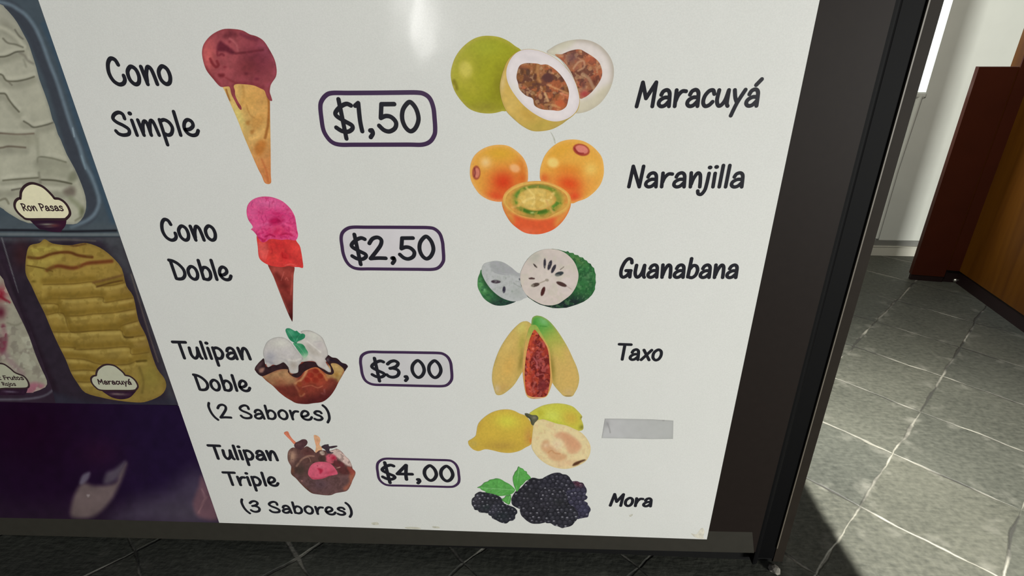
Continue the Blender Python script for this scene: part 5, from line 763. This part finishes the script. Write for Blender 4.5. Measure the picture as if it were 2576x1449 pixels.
# frutos rojos tub (mostly outside the frame)
t2 = tubpic(0, 850, 'picture of a tub of white ice cream streaked with red berries')
tub_bg('steel_tub', [(-330, 596), (-6, 597), (30, 690), (60, 780), (100, 890), (130, 975), (140, 1014), (0, 1011), (-330, 1001)], (46, 34, 46), [('s', [(-330, 1006), (0, 1005), (60, 1004), (110, 996), (138, 975), (146, 950), (120, 880)], 5, (96, 94, 104), .75, 6), ('s', [(0, 660), (30, 720), (70, 830)], 12, (30, 22, 30), .7, 14), ('s', [(-30, 600), (8, 680), (60, 820), (110, 960)], 10, (62, 50, 60), .5, 12), ('n', 14, .12, 4)], t2)
shape('ice_cream', I, [(-330, 690), (-60, 684), (0, 692), (13, 719), (33, 762), (53, 802), (73, 845), (89, 891), (106, 931), (118, 957), (114, 974), (85, 986), (70, 988), (-60, 986), (-330, 984)], (146, 142, 126), [('g', 4, 735, 22, 26, 0, (150, 80, 88), .6), ('g', 0, 740, 14, 16, .3, (132, 26, 44), .9), ('s', [(-6, 740), (10, 752), (24, 760)], 6, (116, 20, 36), .8, 6), ('g', 2, 786, 14, 18, 0, (84, 22, 40), .9), ('g', 0, 860, 16, 34, 0, (96, 26, 48), .9), ('s', [(8, 820), (14, 850), (8, 885)], 10, (110, 40, 62), .7, 10), ('s', [(12, 890), (36, 920), (56, 940)], 14, (132, 110, 112), .7, 14), ('s', [(18, 812), (40, 818), (58, 810)], 4, (112, 110, 94), .6, 5), ('p', [(60, 975), (84, 962), (112, 970), (84, 988), (66, 990)], (146, 86, 104), .85, 7), ('c', 22, .60, (168, 168, 150), .5, 7), ('c', 18, .66, (108, 100, 92), .4, 3), ('n', 12, .08, 4)], 2, 2.2, t2, sm=2)
# maracuya tub
t3 = tubpic(230, 800, 'picture of a tub of yellow passion fruit ice cream')
tub_bg('steel_tub', [(-6, 597), (0, 597), (EX(597), 597), (EX(800), 800), (EX(1019), 1019), (300, 1017), (140, 1014), (130, 975), (100, 890), (60, 780), (30, 690)], (44, 36, 46), [('p', [(6, 597), (302, 597), (312, 625), (250, 606), (100, 606), (30, 610)], (70, 72, 78), .8, 8), ('p', [(260, 610), (310, 610), (440, 1000), (425, 1010), (400, 900), (340, 730)], (66, 68, 72), .75, 14), ('s', [(3, 593), (20, 650), (45, 735)], 3, (120, 122, 126), .7, 3), ('s', [(0, 640), (25, 720), (60, 800), (110, 920), (140, 990)], 20, (36, 24, 34), .8, 16), ('s', [(330, 690), (372, 830), (398, 910)], 3, (110, 96, 86), .6, 3), ('g', 55, 640, 26, 40, 0, (60, 32, 34), .7), ('s', [(100, 604), (170, 603), (240, 606)], 4, (90, 84, 80), .7, 4), ('p', [(130, 985), (200, 1005), (300, 1012), (430, 1000), (440, 1020), (140, 1018)], (44, 44, 56), .7, 10), ('n', 14, .12, 4)], t3)
S8 = 460/1389.0
def q8(P): return [(x*S8, 560+y*S8) for x, y in P]
terr = []
for i, (pl, dk) in enumerate((([(330, 470), (560, 465), (700, 450), (740, 480), (860, 475), (960, 450)], 1), ([(380, 575), (560, 578), (770, 565), (790, 605), (900, 590), (1020, 570)], 1), ([(300, 615), (440, 622), (450, 700), (600, 708), (700, 695), (860, 685), (1030, 655)], 1), ([(360, 700), (480, 690), (540, 830), (700, 822), (900, 818), (920, 785), (1050, 745)], 1), ([(390, 830), (540, 832), (720, 822), (910, 815), (950, 870), (1100, 855)], 1), ([(440, 945), (570, 950), (580, 965), (800, 955), (980, 945), (1000, 1000), (1130, 985)], 1), ([(490, 1030), (640, 1040), (760, 1075), (960, 1078), (1040, 1050), (1110, 1050)], 1), ([(540, 1125), (640, 1120), (730, 1125)], 1), ([(560, 1205), (640, 1212), (700, 1210)], 1))):
    lo = [(x, y-26) for x, y in pl]; hi = [(x, y+22) for x, y in pl]
    terr += [('s', q8(lo), 15, (118, 94, 36), .75, 14), ('s', q8(hi), 8, (164, 142, 76), .7, 7), ('s', q8(pl), 2.2, (84, 62, 24), .6, 3)]
shape('ice_cream', I, q8([(205, 225), (230, 172), (300, 155), (340, 125), (400, 158), (520, 172), (600, 160), (660, 155), (760, 190), (850, 258), (925, 348), (960, 480), (1015, 565), (1052, 740), (1110, 860), (1150, 990), (1195, 1110), (1250, 1185), (1262, 1250), (1222, 1312), (1120, 1357), (1040, 1366), (900, 1352), (780, 1330), (650, 1292), (590, 1220), (540, 1140), (500, 1040), (440, 920), (390, 810), (340, 690), (290, 590), (240, 480), (200, 400), (193, 330)]), (146, 121, 58), [
 ('l', (300, 700), (390, 960), (124, 106, 54), .6), ('g', 95, 660, 40, 70, 0, (156, 138, 66), .7), ('g', 340, 800, 30, 120, -.3, (122, 96, 50), .6)]+terr+[
 ('s', q8([(215, 262), (300, 270), (400, 235), (520, 225), (600, 250), (700, 262)]), 7, (84, 44, 22), .85, 6), ('s', q8([(360, 360), (440, 330), (560, 345), (660, 310), (760, 300), (850, 292)]), 9, (96, 46, 26), .85, 8), ('s', q8([(390, 140), (500, 150), (560, 175), (650, 160)]), 5, (64, 30, 24), .85, 5), ('s', q8([(220, 215), (340, 200), (460, 190)]), 12, (166, 150, 72), .8, 10), ('s', q8([(230, 310), (350, 300), (460, 260)]), 13, (164, 144, 70), .8, 10), ('s', q8([(205, 325), (320, 345), (400, 370)]), 3, (80, 56, 22), .8, 3), ('s', q8([(480, 280), (560, 305), (640, 290)]), 7, (150, 124, 62), .7, 6), ('c', 12, .62, (112, 92, 40), .35, 5),
 ('s', q8([(710, 455), (780, 440), (930, 400)]), 6, (104, 74, 42), .8, 6), ('s', q8([(735, 488), (850, 455), (930, 440)]), 4, (78, 52, 26), .8, 4), ('s', q8([(945, 865), (960, 872), (1010, 870)]), 4, (74, 56, 22), .7, 4), ('s', q8([(1040, 1055), (1110, 1048)]), 5, (70, 54, 20), .8, 4), ('g', 84, 708, 8, 4, 0, (96, 78, 30), .8), ('g', 380, 945, 30, 40, 0, (124, 112, 52), .8), ('s', q8([(1060, 1100), (1090, 1200), (1080, 1290)]), 6, (100, 84, 40), .6, 6), ('b', 5, (112, 90, 46), .5), ('n', 9, .06, 4), ('n', 30, .06, 8)], 2, 2.0, t3, sm=3)
# ---- cloud-shaped name tags, each on its tub
def tag(cr, cloud, bowl, wpx, tone, parent, words, sheen):
    k = cr.k
    bw = shape('tag_cup', cr, bowl, (44, 25, 42), sheen, 3.5, 1.4, parent)
    loop('tag_outline', cr, cloud, wpx*1.5, BROWNINK, 4, parent)
    shape('name_tag', cr, cloud, tone, [('n', 60, .02, 3)], 5, 2.0, parent, sm=5)
    for wd in words: word(*wd[:6], parent=parent, wt=wd[6], mat=BROWNINK, lay=6, name='tag_lettering', slant=wd[7] if len(wd) > 7 else 0)
tag(Crop(20, 440, 200, 590, 1739), [(345, 520), (358, 420), (425, 315), (520, 252), (610, 234), (720, 258), (840, 310), (950, 400), (1060, 515), (1110, 580), (1150, 602), (1250, 612), (1350, 672), (1430, 770), (1476, 880), (1472, 950), (1410, 1022), (1340, 1046), (900, 1046), (480, 1046), (380, 1000), (280, 912), (215, 820), (198, 735), (222, 655), (280, 605), (330, 600)], [(470, 1040), (900, 1042), (1390, 1040), (1425, 1080), (1412, 1200), (1370, 1280), (1312, 1345), (1290, 1385), (1180, 1388), (1000, 1370), (880, 1332), (770, 1315), (640, 1205), (560, 1125)], 8.5, (216, 210, 178), t1,
    [('Ron Pasas', (51, 512), (160.5, 526), (57, 531), (157, 531), (55, 511.4), .165)], [('g', 960, 1200, 190, 26, 0, (142, 142, 126), .8), ('g', 1150, 1230, 130, 40, 0, (112, 62, 56), .7), ('g', 1000, 1260, 130, 20, 0, (104, 92, 86), .6), ('l', (1000, 1180), (1380, 1180), (62, 24, 44), .5)])
c3 = Crop(0, 890, 360, 1020, 2576)
tag(c3, [(1757, 345), (1785, 285), (1865, 225), (1950, 206), (2060, 226), (2150, 290), (2215, 350), (2250, 395), (2340, 418), (2420, 480), (2466, 565), (2452, 612), (2390, 644), (2100, 645), (1820, 640), (1730, 590), (1672, 520), (1660, 450), (1695, 412), (1745, 398)], [(1830, 640), (2100, 644), (2435, 640), (2410, 720), (2320, 795), (2180, 818), (2040, 792), (1930, 735)], 6.0, (172, 172, 152), t3,
    [('Maracuyá', (243, 953), (332.5, 966), (250, 966.9), (328.4, 967.6), (246, 953), .19)], [('g', 2130, 725, 150, 24, .05, (120, 104, 100), .8), ('n', 60, .2, 3)])
tag(c3, [(-300, 178), (-100, 178), (0, 185), (80, 202), (180, 272), (255, 338), (330, 374), (420, 410), (480, 478), (506, 550), (488, 594), (400, 606), (100, 606), (-300, 606)], [(-300, 606), (0, 606), (470, 604), (500, 625), (475, 700), (440, 742), (300, 745), (0, 745), (-300, 745)], 6.0, (160, 160, 140), t2,
    [('et Frutos', (-14, 950), (60, 951), (-6, 955.5), (58, 955.5), (18, 945), .2), ('Rojos', (3.5, 962), (41, 968), (5, 970), (39, 970.5), (5, 960.5), .2)], [('g', 190, 682, 120, 20, .05, (104, 92, 110), .8), ('n', 60, .2, 3)])
